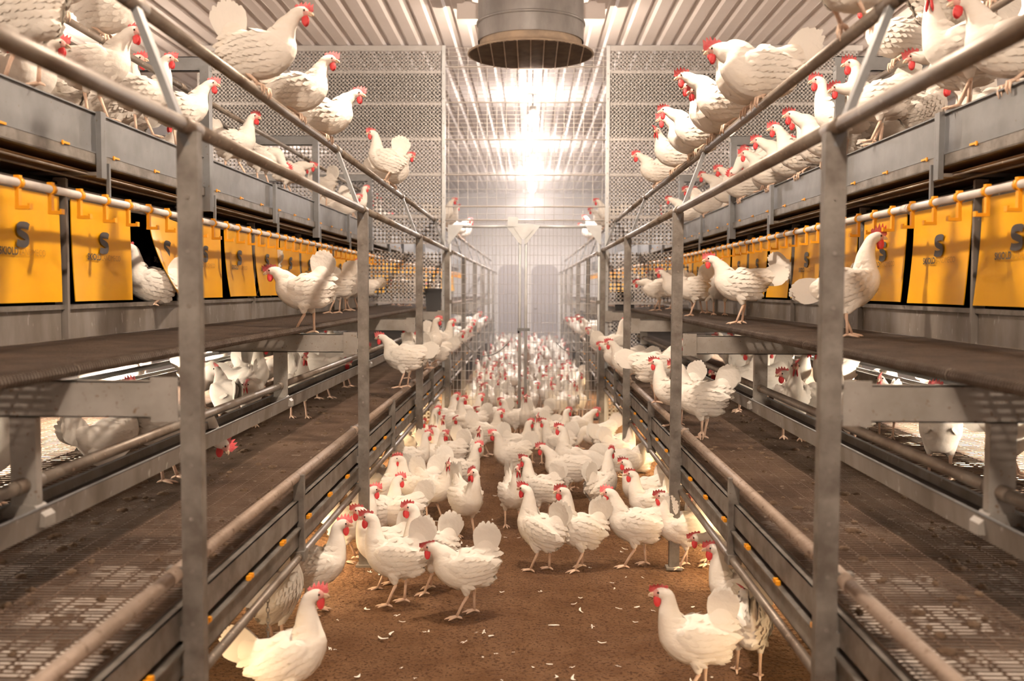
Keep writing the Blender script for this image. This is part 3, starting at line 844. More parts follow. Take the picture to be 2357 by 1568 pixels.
def make_walkway(s):
    sn = side_name[s]
    t = thing('nest_walkway', 'brown wire walkway with ribbed front edge before the yellow nest curtains of the %s rack' % sn, 'walkway', (0, 0, 0))
    wire_grid(1.235, 1.915, Y0, 11.2, 1.375, 0.05, 0.0245, 0.011, s, 'wire_floor', M['walk_wire'], t, h=0.005)
    wire_grid(1.235, 1.915, 11.25, Y1, 1.375, 0.10, 0.07, 0.035, s, 'wire_floor', M['walk_wire'], t, h=0.005)
    # coiled front edge, one length per half bay
    L = BAY / 2
    n = int(L / 0.004)
    pts = [(0, i * 0.004, 0) for i in range(n)]
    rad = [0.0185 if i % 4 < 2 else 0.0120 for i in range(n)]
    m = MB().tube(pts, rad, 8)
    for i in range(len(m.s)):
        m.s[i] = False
        m.m[i] = 0 if (i // 8) % 4 == 0 else 1  # gaps between the turns get the dark material, shade put into the colour
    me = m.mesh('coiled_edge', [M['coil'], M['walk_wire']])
    y = FY[0] - L
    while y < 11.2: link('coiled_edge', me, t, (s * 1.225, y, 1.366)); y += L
    MB().tube([(s * 1.225, y, 1.366), (s * 1.225, Y1, 1.366)], 0.016, 8).build('plain_edge', M['tube_dung'], t)
    for x in (1.45, 1.70): MB().box(min(s * x, s * (x + 0.03)), max(s * x, s * (x + 0.03)), Y0, Y1, 1.340, 1.368).build('bearer', M['galv_dull'], t)

# --- nest boxes with yellow curtains
def text_mesh(body, size, offset, m):
    cu = bpy.data.curves.new('t', 'FONT'); cu.body = body; cu.size = size; cu.offset = offset; cu.align_x = 'LEFT'; cu.fill_mode = 'FRONT'; cu.resolution_u = 3
    o = bpy.data.objects.new('t', cu); COL.objects.link(o)
    dg = bpy.context.evaluated_depsgraph_get()
    me = bpy.data.meshes.new_from_object(o.evaluated_get(dg))
    bpy.data.objects.remove(o); bpy.data.curves.remove(cu)
    me.materials.clear(); me.materials.append(m)
    return me
def width(me): return max(v.co.x for v in me.vertices)
T_BOLD = text_mesh('SKIOLD', 0.040, 0.0011, M['print'])
T_THIN = text_mesh('LANDMECO', 0.038, -0.0004, M['print_light'])
def s_emblem():
    """a heavy rounded S in the x-z plane, 0.10 wide and 0.088 high"""
    c = [(0.046, 0.030), (0.030, 0.036), (-0.010, 0.036), (-0.030, 0.030), (-0.034, 0.019), (-0.028, 0.008), (-0.008, 0.002), (0.010, -0.003), (0.028, -0.009), (0.033, -0.020),
         (0.028, -0.031), (0.008, -0.036), (-0.030, -0.036), (-0.046, -0.031)]
    path = crom([(a, b) for a, b in c], 3)
    mb = MB(); k = len(path); w = 0.0140
    rows = [[], []]
    for i in range(k):
        a = path[max(i - 1, 0)]; b = path[min(i + 1, k - 1)]
        dx, dz = b[0] - a[0], b[1] - a[1]; l = math.hypot(dx, dz) or 1
        nx, nz = -dz / l, dx / l
        rows[0].append((path[i][0] + nx * w, path[i][1] + nz * w, 0)); rows[1].append((path[i][0] - nx * w, path[i][1] - nz * w, 0))
    mb.sheet(rows, 0, False)
    return mb.mesh('printed_emblem', M['print'])
S_EMB = s_emblem()

def curtain_mesh(w, h, curl, lean, twist=0.0):
    """hanging sheet: local x along the nest row, y towards the aisle, z down from 0"""
    nx, nz = 12, 10; t = 0.004
    mb = MB()
    def pt(i, j, o):
        u = i / nx; v = j / nz
        x = (u - 0.5) * w * (1 - 0.012 * v) + lean * v * v
        e = (2 * u - 1)
        y = 0.004 + curl * v * v * (abs(e) ** 3) + 0.004 * math.sin(u * 5 + v * 3) * v + twist * v * u * (0.4 + v)
        return (x, y + o, -h * v)
    mb.sheet([[pt(i, j, t) for i in range(nx + 1)] for j in range(nz + 1)])
    mb.sheet([[pt(i, j, 0) for i in range(nx, -1, -1)] for j in range(nz + 1)])
    rim = [(i, 0) for i in range(nx + 1)] + [(nx, j) for j in range(1, nz + 1)] + [(i, nz) for i in range(nx - 1, -1, -1)] + [(0, j) for j in range(nz - 1, 0, -1)]
    mb.sheet([[pt(i, j, 0) for i, j in rim + rim[:1]], [pt(i, j, t) for i, j in rim + rim[:1]]])
    return mb.mesh('curtain', M['yellow'])

def make_nests(s):
    sn = side_name[s]
    cm = [curtain_mesh(0.625, 0.440, 0.022, 0.0), curtain_mesh(0.620, 0.440, 0.016, 0.018), curtain_mesh(0.615, 0.436, 0.028, -0.016)]
    lifted = curtain_mesh(0.46, 0.43, 0.01, -0.10, twist=0.10)
    for k in range(8):
        y0 = FY[k]
        t = thing('nest_box', 'nests with printed yellow curtains in the %s rack, %s bay from the viewer' % (sn, ORD[k]), 'nest box', (s * 1.935, y0, 0), R(90) if s < 0 else R(-90), 'nest boxes of the %s rack' % sn)
        # local x runs to the right as seen from the aisle, local -y faces the aisle
        f = (lambda y: y) if s < 0 else (lambda y: -y)
        def bx(mb, a, b, y0_, y1_, z0, z1): mb.box(min(f(a), f(b)), max(f(a), f(b)), y0_, y1_, z0, z1)
        m = MB(); bx(m, 0, BAY, 0.55, 0.56, 1.40, 2.10); m.build('nest_back', M['nest_dark'], t)
        m = MB(); bx(m, 0, BAY, 0.02, 0.55, 1.505, 1.515); m.build('nest_floor', M['nest_dark'], t)
        m = MB(); bx(m, 0, BAY, 0.0, 0.55, 2.03, 2.045); m.build('nest_roof', M['nest_dark'], t)
        m = MB(); bx(m, 0, BAY, -0.004, 0.012, 1.975, 2.03); m.build('curtain_rail', M['galv_dull'], t)
        for h in (0, 1):
            a = h * BAY / 2
            m = MB(); bx(m, a - 0.024, a + 0.024, -0.022, 0.02, 1.378, 2.06); bx(m, a - 0.024, a - 0.018, -0.035, -0.022, 1.378, 2.06); m.build('divider_post', M['galv_dull'], t)
            m = MB(); bx(m, a - 0.004, a + 0.004, 0.02, 0.55, 1.515, 2.03); m.build('divider_wall', M['nest_dark'], t)
            m = MB(); bx(m, a + 0.026, a + BAY / 2 - 0.026, -0.008, 0.0, 1.378, 1.505); m.build('kick_panel', M['galv_dull'], t)
            m = MB(); bx(m, a + 0.026, a + BAY / 2 - 0.026, -0.022, 0.02, 1.505, 1.525); m.build('sill', M['galv'], t)
            for c in (0, 1):
                mid = a + (0.358 if c == 0 else 1.062) + rng.uniform(-0.015, 0.015)
                gone = False
                me = cm[(k + h + c) % 3]
                if s < 0 and k == 0 and h == 1 and c == 1: me = lifted; mid += 0.09
                cu = link('curtain', me, t, (f(mid), -0.012, 1.978), (0, 0, R(180)))
                if me is lifted: cu.rotation_euler = (R(-2), R(-4), R(180))
                if k < 3:
                    yy = 0.0145 + (0.012 if me is lifted else 0.0)
                    e = link('printed_emblem', S_EMB, cu, (0, yy, -0.175), (R(90), 0, R(180)))
                    w1, w2 = width(T_BOLD), width(T_THIN)
                    tot = w1 + w2 + 0.004
                    link('printed_lettering', T_BOLD, cu, (tot / 2, yy, -0.255), (R(90), 0, R(180)))
                    link('printed_lettering', T_THIN, cu, (tot / 2 - w1 - 0.004, yy, -0.255), (R(90), 0, R(180)))

# --- drinker line
def make_drinker(s):
    sn = side_name[s]; xc, z = 1.752, 1.968
    t = thing('drinker_line', 'white water pipe with orange drinker hooks hung before the curtains of the %s rack' % sn, 'water pipe', (s * xc, 0, z))
    MB().tube([(0, Y0, 0), (0, Y1, 0)], 0.0155, 10).build('pipe', M['pipe_white'], t)
    c = MB()
    c.tube([(0, -0.012, 0), (0, 0.012, 0)], 0.021, 10)
    c.box(-0.010, 0.010, -0.011, 0.011, 0.018, 0.026)
    c.box(-0.007, 0.007, -0.010, 0.010, -0.085, -0.015)
    c.box(min(0.007 * s, -0.045 * s), max(0.007 * s, -0.045 * s), -0.012, 0.012, -0.094, -0.081)
    c.box(min(-0.038 * s, -0.046 * s), max(-0.038 * s, -0.046 * s), -0.012, 0.012, -0.094, -0.074)
    cm = c.mesh('drinker_hook', M['orange'])
    y = 2.97; n = 0
    while y < Y1: link('drinker_hook', cm, t, (0, y, 0)); y += 0.237; n += 1
    k = 0
    y = FY[0]
    while y < 16:
        MB().box(-0.007, 0.007, y + 0.05, y + 0.064, 0.0, 0.16).build('drop_rod', M['galv_clean'], t)
        MB().tube([(0, y + 0.30, 0), (0, y + 0.36, 0)], 0.0185, 10).build('pipe_coupling', M['pipe_white'], t)
        y += BAY / 2

# --- top tier
def make_top_tier(s):
    sn = side_name[s]
    S = lambda a, b: (min(s * a, s * b), max(s * a, s * b))
    t = thing('top_tier', 'top tier of the %s rack with tall grey steel side and wire floor' % sn, 'aviary tier', (0, 0, 0))
    edges = [Y0] + FY + [Y1]
    for a, b in zip(edges[:-1], edges[1:]):
        m = MB(); m.box(*S(1.785, 1.789), a, b - 0.003, 2.165, 2.335); m.box(*S(1.775, 1.83), a, b - 0.003, 2.331, 2.337); m.box(*S(1.770, 1.789), a, b - 0.003, 2.162, 2.166)
        m.build('side_panel', M['galv_clean'], t)
        m = MB(); m.box(*S(1.772, 1.776), a, b - 0.003, 2.118, 2.162); m.box(*S(1.772, 1.80), a, b - 0.003, 2.116, 2.120)
        m.build('side_lip', M['galv'], t)
    cm = MB().box(-0.003, 0.003, -0.030, 0.030, -0.004, 0.004).box(-0.003, 0.003, -0.028, -0.020, -0.010, 0.007).mesh('side_clip', M['orange'])
    y = 2.90
    while y < 14: link('side_clip', cm, t, (s * 1.767, y, 2.166)); y += 0.47
    y = FY[0] - BAY / 2
    while y < 18:
        m = MB(); m.box(*S(1.748, 1.770), y - 0.018, y + 0.018, 2.06, 2.338); m.box(*S(1.748, 1.752), y + 0.0185, y + 0.032, 2.06, 2.338)
        m.build('hanger_bracket', M['galv_clean'], t)
        MB().box(*S(1.77, 2.6), y - 0.02, y + 0.02, 2.070, 2.085).build('belt_bearer', M['galv_dull'], t)
        y += BAY / 2
    MB().box(*S(1.80, 3.80), Y0, Y1, 2.125, 2.130).build('manure_belt', M['belt_brown'], t)
    MB().box(*S(1.83, 3.80), Y0, Y1, 2.090, 2.094).build('belt_return', M['belt_brown'], t)
    for x, z in ((1.81, 2.075), (1.86, 2.062)): MB().tube([(s * x, Y0, z), (s * x, Y1, z)], 0.005, 6).build('tie_wire', M['tube_worn'], t)
    wire_grid(1.80, 3.80, Y0, Y1, 2.335, 0.08, 0.05, 0.012, s, 'wire_floor', M['wire_dirty'], t, h=0.004)
    tube_run('top_perch', 1.90, 2.725, 0.016, s, M['tube_worn'], 'thin perch tube high above the top tier of the %s rack' % sn, group='perch rails')
    tube_run('top_perch', 2.45, 2.905 + 0.016, 0.016, s, M['tube_worn'], 'perch tube on the top beams deep inside the %s rack' % sn, group='perch rails')

for s in (-1, 1):
    for k in range(9): make_frame(s, k)
    tube_run('knee_rail', PX, 2.045, 0.0205, s, M['tube_worn'], 'steel perch tube on the post heads of the %s rack' % side_name[s], group='perch rails')
    tube_run('upper_rail', 1.040, 2.384, 0.0205, s, M['tube_worn'], 'highest aisle-side perch tube on the slanted arms of the %s rack' % side_name[s], group='perch rails')
    make_lower_tier(s); make_tier_lights(s); make_trough(s); make_walkway(s); make_nests(s); make_drinker(s); make_top_tier(s)

# ------------------------------------------------------------------ partition across the aisle
PY = 11.21
def lattice(x0, x1, z0, z1, y, name, parent, pitch=0.045, bar=0.018, t=0.004):
    g = MB(); x = x0
    while x <= x1 + 1e-6: g.box(x - bar / 2, x + bar / 2, y - t, y + t, z0, z1); x += pitch
    z = z0
    while z <= z1 + 1e-6: g.box(x0, x1, y - t, y + t, z - bar / 2, z + bar / 2); z += pitch
    o = g.build(name, M['lattice'], parent); o['kind'] = 'stuff'
    return o
def make_partition():
    y = PY + 0.06
    for s in (-1, 1):
        sn = side_name[s]
        t = thing('lattice_partition', 'grey plastic lattice screen above the %s rack reaching up to the ceiling' % sn, 'lattice screen', (0, 0, 0))
        S = lambda a, b: (min(s * a, s * b), max(s * a, s * b))
        zs = [2.10, 2.42, 2.90, 3.30, 3.70, 4.06, 4.34]
        for i, (a, b) in enumerate(zip(zs[:-1], zs[1:])):
            x0, x1 = S(0.945, 3.75)
            lattice(x0, x1, a + 0.02, b - 0.01, y, 'lattice_sheet', t)
            if i in (3, 4): lattice(x0 + 0.022, x1, a + 0.04, b - 0.01, y + 0.02, 'lattice_sheet', t)
            MB().box(x0, x1, y - 0.008, y + 0.008, b - 0.012, b + 0.012).build('seam_strip', M['lattice'], t)
        MB().box(*S(0.94, 3.8), y - 0.012, y + 0.012, 4.30, 4.36).build('top_batten', M['lattice'], t)
        MB().box(*S(0.915, 0.955), y - 0.02, y + 0.02, 0.0, 4.36).build('edge_post', M['pale_steel'], t)
        for i in range(14): MB().tube([(s * 0.935, y - 0.02, 0.4 + 0.28 * i), (s * 0.935, y - 0.026, 0.4 + 0.28 * i)], 0.006, 8).build('bolt', M['galv_dull'], t)
        t2 = thing('lattice_panel', 'grey plastic lattice filling the gap before the nests of the %s rack' % sn, 'lattice screen', (0, 0, 0))
        x0, x1 = S(0.965, 1.88)
        lattice(x0, x1, 1.45, 2.02, y, 'lattice_sheet', t2)
        MB().box(x0, x1, y - 0.010, y + 0.010, 1.425, 1.45).build('seam_strip', M['lattice'], t2)
        t3 = thing('lattice_panel', 'grey plastic lattice over the feed trough of the %s rack' % sn, 'lattice screen', (0, 0, 0))
        x0, x1 = S(0.965, 1.30)
        lattice(x0, x1, 0.72, 1.22, y, 'lattice_sheet', t3)
        t4 = thing('lattice_panel', 'grey plastic lattice under the bottom tier of the %s rack' % sn, 'lattice screen', (0, 0, 0))
        lattice(*S(0.965, 1.9), 0.08, 0.43, y, 'lattice_sheet', t4)
    # wire panel above the gate
    t = thing('wire_screen', 'welded wire screen above the double gate reaching to the ceiling', 'wire screen', (0.0, y, 0))
    g = MB()
    x = -0.88
    while x <= 0.881: g.tube([(x, 0, 2.34), (x, 0, 4.34)], 0.0030, 5, caps=False); x += 0.11
    z = 2.36
    while z < 4.34: g.tube([(-0.915, 0.003, z), (0.915, 0.003, z)], 0.0030, 5, caps=False); z += 0.047 if z > 2.95 else 0.094
    g.build('welded_wires', M['wire_clean'], t)['kind'] = 'stuff'
    for z in (4.12, 3.72, 3.30, 2.90, 2.54, 2.385): MB().tube([(-0.915, -0.012, z), (0.915, -0.012, z)], 0.009, 8).build('cross_rod', M['wire_clean'], t)
    # double gate
    gy = y - 0.02
    for s, a, b in ((-1, -0.865, -0.058), (1, 0.012, 0.850)):
        sn = 'left' if s < 0 else 'right'
        t = thing('wire_gate', '%s wire mesh leaf of the double gate across the aisle' % sn, 'gate', (0, gy, 0))
        z0, z1 = 0.10, 2.33
        for x in (a, b): MB().tube([(x, 0, z0), (x, 0, z1 - 0.06)], 0.0175, 12).build('stile', M['pale_steel'], t)
        MB().tube([(a, 0, z1 - 0.02), (b, 0, z1 - 0.02)], 0.016, 10).build('top_rail', M['pale_steel'], t)
        MB().tube([(a, 0, z0), (b, 0, z0)], 0.016, 10).build('bottom_rail', M['galv_clean'], t)
        g = MB(); x = a + 0.045
        while x < b - 0.02: g.tube([(x, 0.0, z0), (x, 0.0, z1 - 0.02)], 0.0029, 5, caps=False); x += 0.0445
        z = z0 + 0.11
        while z < z1: g.tube([(a, 0.004, z), (b, 0.004, z)], 0.0029, 5, caps=False); z += 0.111
        g.build('welded_wires', M['wire_clean'], t)['kind'] = 'stuff'
        for x, d in ((a, 1), (b, -1)):
            MB().prism([(x - d * 0.02, z1), (x + d * 0.17, z1), (x - d * 0.02 + d * 0.02, z1 - 0.22), (x - d * 0.02, z1 - 0.22)][::d], 1, -0.022, -0.018).build('corner_gusset', M['pale_steel'], t)
        hx = a if s < 0 else b
        for z in (0.5, 1.45, 2.0): MB().box(hx - 0.03, hx + 0.03, -0.02, 0.02, z - 0.02, z + 0.02).build('hinge', M['galv'], t)
        if s > 0:
            MB().box(-0.085, 0.06, -0.036, -0.022, 1.115, 1.150).build('latch', M['galv_clean'], t)
            MB().tube([(-0.07, -0.03, 1.11), (-0.07, -0.055, 1.10)], 0.012, 8).build('latch_knob', M['black'], t)
    t = thing('gate_plate', 'pale steel cover plate over the top of the gate where both leaves meet', 'steel plate', (0, gy, 0))
    MB().box(-0.20, -0.08, -0.034, -0.024, 2.31, 2.42).build('square_plate', M['pale_steel'], t)
    MB().prism([(-0.12, 2.34), (0.10, 2.34), (0.10, 2.28), (0.0, 2.17), (-0.04, 2.17), (-0.13, 2.30)], 1, -0.030, -0.025).build('pointed_plate', M['pale_steel'], t)
    # black flap and cable loops on the screens
    b = MB(); b.sheet([[(-0.095 + 0.02 * v, -0.02 - 0.03 * v * v, -0.26 * v) for v in [i / 5 for i in range(6)]], [(0.095 - 0.005 * v, -0.02 - 0.03 * v * v, -0.26 * v) for v in [i / 5 for i in range(6)]]][::-1])
    t = thing('rubber_flap', 'black rubber flap hanging on the lattice beside the left gate post', 'rubber flap', (-1.055, y, 1.57))
    b.build('flap_sheet', M['black'], t); MB().box(-0.10, 0.10, -0.026, -0.006, -0.005, 0.03).build('clamp_bar', M['black'], t)
    t = thing('rubber_flap', 'black rubber pad behind the lattice beside the right gate post', 'rubber flap', (1.20, y + 0.03, 1.57))
    MB().box(-0.16, 0.06, 0.0, 0.012, -0.22, 0.0).build('flap_sheet', M['black'], t)
    for lab, x0, x1, zz in (('slack chain hanging across the lower left gate leaf', -0.72, -0.17, 1.0), ('short slack chain on the lower right gate leaf', 0.36, 0.72, 0.99)):
        t = thing('slack_chain', lab, 'chain', ((x0 + x1) / 2, gy - 0.03, zz))
        pts = []
        w = (x1 - x0) / 2
        for i in range(17):
            u = -1 + i / 8
            pts.append((u * w, 0, -0.17 * (1 - u * u) * (w / 0.27)))
        MB().tube(pts, 0.005, 6).build('chain_line', M['galv'], t)
make_partition()
# ------------------------------------------------------------------ hens that can be picked out one by one
G_FLOOR = 'hens on the litter before the gate'
def floor_hen(pose, px, py, yaw, label, scale=1.0):
    p = on_z(px, py, 0.0); return hen(pose, p.x, p.y, 0.0, yaw, label, G_FLOOR, scale)
def tier_hen(pose, px, py, yaw, label, scale=1.0):
    p = on_z(px, py, 0.703); return hen(pose, p.x, p.y, 0.703, yaw, label, 'hens on the bottom tiers', scale)
def walk_hen(pose, px, py, yaw, label, scale=1.0):
    p = on_z(px, py, 1.379); return hen(pose, p.x, p.y, 1.379, yaw, label, 'hens on the nest walkways', scale)
def rail_hen(pose, px, xc, z, yaw, label, group, scale=1.0, dx=0.0, tilt=0.0):
    p = on_x(px, 600, xc); return hen(pose, xc + dx, p.y, z, yaw, label, group, scale, tilt=tilt)

F = floor_hen
# front row
F('forward', 1072, 1418, 188, 'white hen with floppy pink comb and raised tail walking left, front centre of the litter', 1.03)
F('alert', 912, 1392, 172, 'tall white hen facing left just behind the front centre hen, beak above her neck', 1.06)
F('alert', 885, 1352, 185, 'white hen whose comb shows directly behind the tall front left hen', 1.0)
F('steep', 985, 1362, 208, 'white hen with drooping comb standing behind the front centre hen, facing the viewer', 1.02)
F('alert_r', 1072, 1236, -62, 'white hen standing alone left of the aisle middle, chest to the viewer, head turned right', 1.08)
F('alert', 1180, 1214, -75, 'slim white hen with spiky comb standing in the aisle middle, chest to the viewer', 1.0)
F('steep', 1243, 1314, 150, 'white hen seen from behind, left of the pair right of the aisle middle', 1.02)
F('steep', 1332, 1312, 196, 'white hen with narrow upright tail, right one of the pair right of the aisle middle', 1.02)
F('walk', 1462, 1304, 172, 'plump white hen striding left with red comb, nearest the right post foot', 1.06)
F('alert', 1572, 1306, 186, 'white hen half hidden behind the second right post, head low facing left', 1.0)
F('front', 1602, 1604, 176, 'large white hen cut by the picture bottom at the right, facing left', 1.0)
F('low', 1722, 1556, 84, 'cream hen seen from behind under the right rail, front row', 0.98)
F('alert', 1706, 1470, 178, 'white hen with pink comb whose head rises behind the large front right hen', 1.0)
F('low', 1690, 1365, 176, 'hen poking her red face out from below the right bottom rail', 1.0)
F('alert_l', 1628, 1298, 200, 'white hen with hidden body looking out right of the second right post', 0.98)
F('tall', 668, 1650, 10, 'large white hen cut by the picture bottom at the left, stretching her neck right', 1.0)
F('alert', 722, 1414, 18, 'white hen beneath the left bottom rail looking right to the aisle', 1.05)
F('tall', 640, 1486, 66, 'cream hen below the left bottom rail seen from behind, beside the hanging chain', 1.05)
F('alert', 808, 1292, 14, 'white hen standing in the shade behind the second left post foot', 1.0)
# second rows
F('low', 922, 1262, 176, 'white hen lowering her head leftward behind the front left group, tail raised', 1.0)
F('alert', 962, 1190, 196, 'white hen with upright red comb looking left, second row of the left half', 1.0)
F('alert_r', 1000, 1198, -30, 'white hen with windblown comb and body stretched right, second row of the left half', 1.0)
F('alert', 1062, 1152, 24, 'white hen turned away with her head to the right beside the lone left hen', 0.98)
F('alert', 868, 1196, 20, 'lower one of two white hens nuzzling at the left rail', 1.0)
F('alert_r', 898, 1176, 160, 'upper one of two white hens nuzzling at the left rail', 1.0)
F('alert', 996, 1112, -40, 'white hen with bright comb facing the viewer, left group in the middle distance', 1.0)
F('alert', 1034, 1104, 165, 'white hen tucked in behind the left group in the middle distance', 1.0)
F('alert_r', 1080, 1098, -40, 'white hen with large folded comb at the right edge of the left group', 1.0)
F('alert', 948, 1120, 25, 'white hen by the left rail with pink comb pointing right', 1.0)
F('alert_l', 940, 1076, -20, 'white hen close to the left rail peering over the others', 1.0)
F('tall', 985, 1056, 30, 'hen with dark red face stretched up near the left rail', 1.0)
F('alert', 1010, 1062, -70, 'small faced white hen looking straight out of the left group', 0.98)
F('steep', 1028, 1008, 8, 'white hen standing upright at the third left post', 1.0)
F('tall', 1046, 1026, -20, 'long necked white hen rising highest in the left group', 1.05)
F('alert', 1078, 1000, 10, 'white hen behind the long necked one with her comb to the right', 1.0)
F('low', 1090, 1026, 215, 'white hen bending left with her tail held high, left of the aisle middle', 1.0)
F('alert', 1118, 1050, 8, 'white hen in profile facing right with full breast, far aisle left of middle', 1.0)
F('alert', 1184, 1012, 188, 'white hen with tall comb turned left before the gate', 1.0)
F('tall', 1208, 1012, -86, 'white hen facing the viewer right below the gate middle', 1.0)
F('walk', 1176, 1112, 205, 'white hen walking towards the viewer in the aisle middle, second one behind the slim hen', 1.04)
F('alert', 1190, 1080, 30, 'white hen in the aisle middle glancing right', 0.98)
F('tall', 1236, 1066, -88, 'narrow white hen facing the viewer in the far aisle, comb straight up', 0.96)
F('alert', 1284, 1080, 160, 'white hen with bright comb facing left, far right of the aisle middle', 1.0)
F('tall', 1318, 1128, 172, 'white hen with very long raised neck, right half of the far aisle', 1.08)
F('level', 1302, 1152, 178, 'long white hen leaning left with her back level, right half of the aisle', 1.08)
F('alert', 1246, 1200, 150, 'white hen turning her pale comb away behind the pair right of the aisle middle', 1.0)
F('steep', 1384, 1190, 48, 'white hen seen from behind with narrow tail, looking right', 1.0)
F('level', 1444, 1124, 6, 'white hen in profile facing right beside the third right post', 1.0)
F('alert', 1424, 1098, 18, 'white hen just behind the profile hen at the third right post', 1.0)
F('alert', 1482, 1206, 168, 'upper white hen of two by the right rail facing left', 1.0)
F('alert', 1500, 1240, 176, 'lower white hen of two by the right rail facing left', 1.0)
F('level', 1330, 1036, 4, 'long white hen stretched to the right in front of the right gate leaf', 1.05)
F('peck', 1378, 1060, 182, 'white hen with head down and rounded back near the right gate post', 1.05)
F('low', 1402, 1084, 25, 'white hen with ruffled rear beside the right rail', 1.0)
F('alert', 1280, 1046, 30, 'white hen with her tail raised in front of the gate, right of middle', 1.0)
F('alert', 1240, 1008, 150, 'white hen looking left against the right gate leaf', 1.0)
F('low', 1140, 1006, 160, 'white hen partly hidden against the left gate leaf', 1.0)
F('sit', 1460, 1085, 160, 'white hen resting under the right bottom rail near the third post', 1.0)
F('sit', 915, 1150, 10, 'cream hen resting under the left bottom rail', 1.0)
F('alert', 872, 1262, 30, 'cream hen in the warm light below the left rail', 1.0)

# upper rail, left: x = -1.04, z = 2.413
UL, UZ = -1.040, 2.404
g = 'hens perched on the left upper rail'
rail_hen('perch_tail', 604, UL, UZ, 4, 'big white hen with raised tail on the left upper rail, nearest the viewer', g, 1.01)
rail_hen('perch', 690, UL, UZ, 2, 'white hen on the left upper rail directly right of the raised tail one', g, 0.95)
rail_hen('crouch', 752, UL, UZ, -4, 'crouching white hen on the left upper rail with smooth long back', g, 0.99)
rail_hen('perch_up', 889, UL, UZ, 184, 'white hen with fanned tail on the left upper rail facing left', g, 0.95)
rail_hen('perch', 905, UL, UZ, 14, 'white hen beside the fan tailed one on the left upper rail, facing right', g, 0.89)
# upper rail, right
UR = 1.040
g = 'hens perched on the right upper rail'
rail_hen('big', 1742, UR, UZ, 178, 'fluffed big white hen on the right upper rail', g, 1.04)
rail_hen('lean', 1668, UR, UZ, 172, 'white hen with stretched neck on the right upper rail, left of the big one', g, 1.02)
rail_hen('perch', 1640, UR, UZ, 188, 'white hen third from the big one on the right upper rail', g, 0.95)
rail_hen('crouch', 1650, UR, UZ, 205, 'white hen bending her head down on the right upper rail', g, 0.91)
rail_hen('lean', 1604, UR, UZ, 176, 'white hen with long curved back near the arm joint on the right upper rail', g, 0.93)
rail_hen('perch_l', 1550, UR, UZ, 182, 'white hen looking at the viewer on the right upper rail past the arm joint', g, 0.95)
rail_hen('crouch', 1512, UR, UZ, 190, 'farthest white hen on the right upper rail, round backed', g, 0.95)
rail_hen('perch_tail', 1952, UR, UZ, 40, 'white hen cut by the picture top gripping the right upper rail with spread toes', g, 1.01)

# top tier edge, left: x = -1.80
FL, FZ = -1.800, 2.338
g = 'hens on the left top tier'
rail_hen('level', 262, FL, FZ, -6, 'big white hen with lowered head behind the slanted arm, left top tier', g, 1.03, dx=-0.06)
rail_hen('alert', 352, FL, FZ, 2, 'white hen with dark red face right of the slanted arm, left top tier', g, 0.90, dx=-0.03)
rail_hen('level', 432, FL, FZ, 2, 'white hen looking right with bright comb past the first left post', g, 0.96, dx=-0.02)
rail_hen('low', 60, FL, FZ, 172, 'large blurred hen in the top left corner facing left', g, 1.10, dx=0.0)
rail_hen('perch_l', 178, FL, FZ, -40, 'hen with dark face looking at the viewer near the top left corner', g, 0.92, dx=-0.25)
rail_hen('perch', 215, FL, FZ, 10, 'hen with pink face behind the big one, left top tier', g, 1.01, dx=-0.30)
rail_hen('tall', 430, FL, FZ, 4, 'long necked hen stretching high above the left top tier', g, 1.06, dx=-0.35)
rail_hen('perch', 150, -1.90, 2.743, 12, 'hen perched on the thin tube at the picture top left', g, 1.01)
rail_hen('perch', 258, -1.90, 2.743, -8, 'second hen on the thin tube at the picture top left', g, 1.01)
rail_hen('walk', 585, FL, FZ, -14, 'white hen with bowed head and raised tail in the middle of the left top tier', g, 0.99, dx=-0.12)
rail_hen('perch_r', 540, FL, FZ, -60, 'white hen with red comb behind the bowed one, left top tier', g, 0.92, dx=-0.38)
rail_hen('peck', 640, FL, FZ, -20, 'white hen pecking low on the left top tier', g, 0.92, dx=-0.10)
rail_hen('low', 700, FL, FZ, 10, 'small white hen on the left top tier before the second slanted arm', g, 0.92, dx=-0.12)
rail_hen('alert', 765, FL, FZ, 165, 'white hen looking left beside the second slanted arm', g, 0.92, dx=-0.10)
rail_hen('crouch', 812, FL, FZ, 10, 'white hen past the second slanted arm, left top tier', g, 0.92, dx=-0.10)
rail_hen('alert', 838, FL, FZ, 20, 'upright hen seen between the rails at the far left top tier', g, 0.92, dx=-0.10)
rail_hen('alert', 870, FL, FZ, 15, 'last clear hen on the far left top tier', g, 0.92, dx=-0.15)
rail_hen('level', 500, FL, FZ, 175, 'pale hen facing left deep in the left top tier', g, 0.92, dx=-0.55)
rail_hen('steep', 330, FL, FZ, 180, 'pale hen with raised tail deep behind the slanted arm', g, 0.92, dx=-0.60)

# top tier edge, right
FR = 1.800
g = 'hens on the right top tier'
rail_hen('alert_l', 2185, FR, FZ, 174, 'large white hen with tilted head near the top right, long smooth breast', g, 1.12, dx=0.04)
rail_hen('perch', 2315, FR, FZ, 170, 'hen cut by the right picture edge at the top', g, 1.10, dx=0.0)
rail_hen('low', 2140, FR, FZ, 160, 'hen with shaded red face beneath the large one at the top right', g, 0.97, dx=0.12)
rail_hen('alert', 1990, FR, FZ, 176, 'tall white hen left of the first right slanted arm', g, 1.03, dx=0.05)
rail_hen('low', 2010, FR, FZ, 172, 'white hen with spiky comb beneath the first right slanted arm', g, 0.97, dx=0.0)
rail_hen('perch', 2050, 1.90, 2.743, 170, 'hen perched on the thin tube right of the first right arm', g, 1.01)
rail_hen('perch', 2160, 1.90, 2.743, 10, 'hen perched on the thin tube near the top right corner', g, 1.03)
rail_hen('perch_r', 2255, 1.90, 2.743, 185, 'rightmost hen perched on the thin tube', g, 1.01)
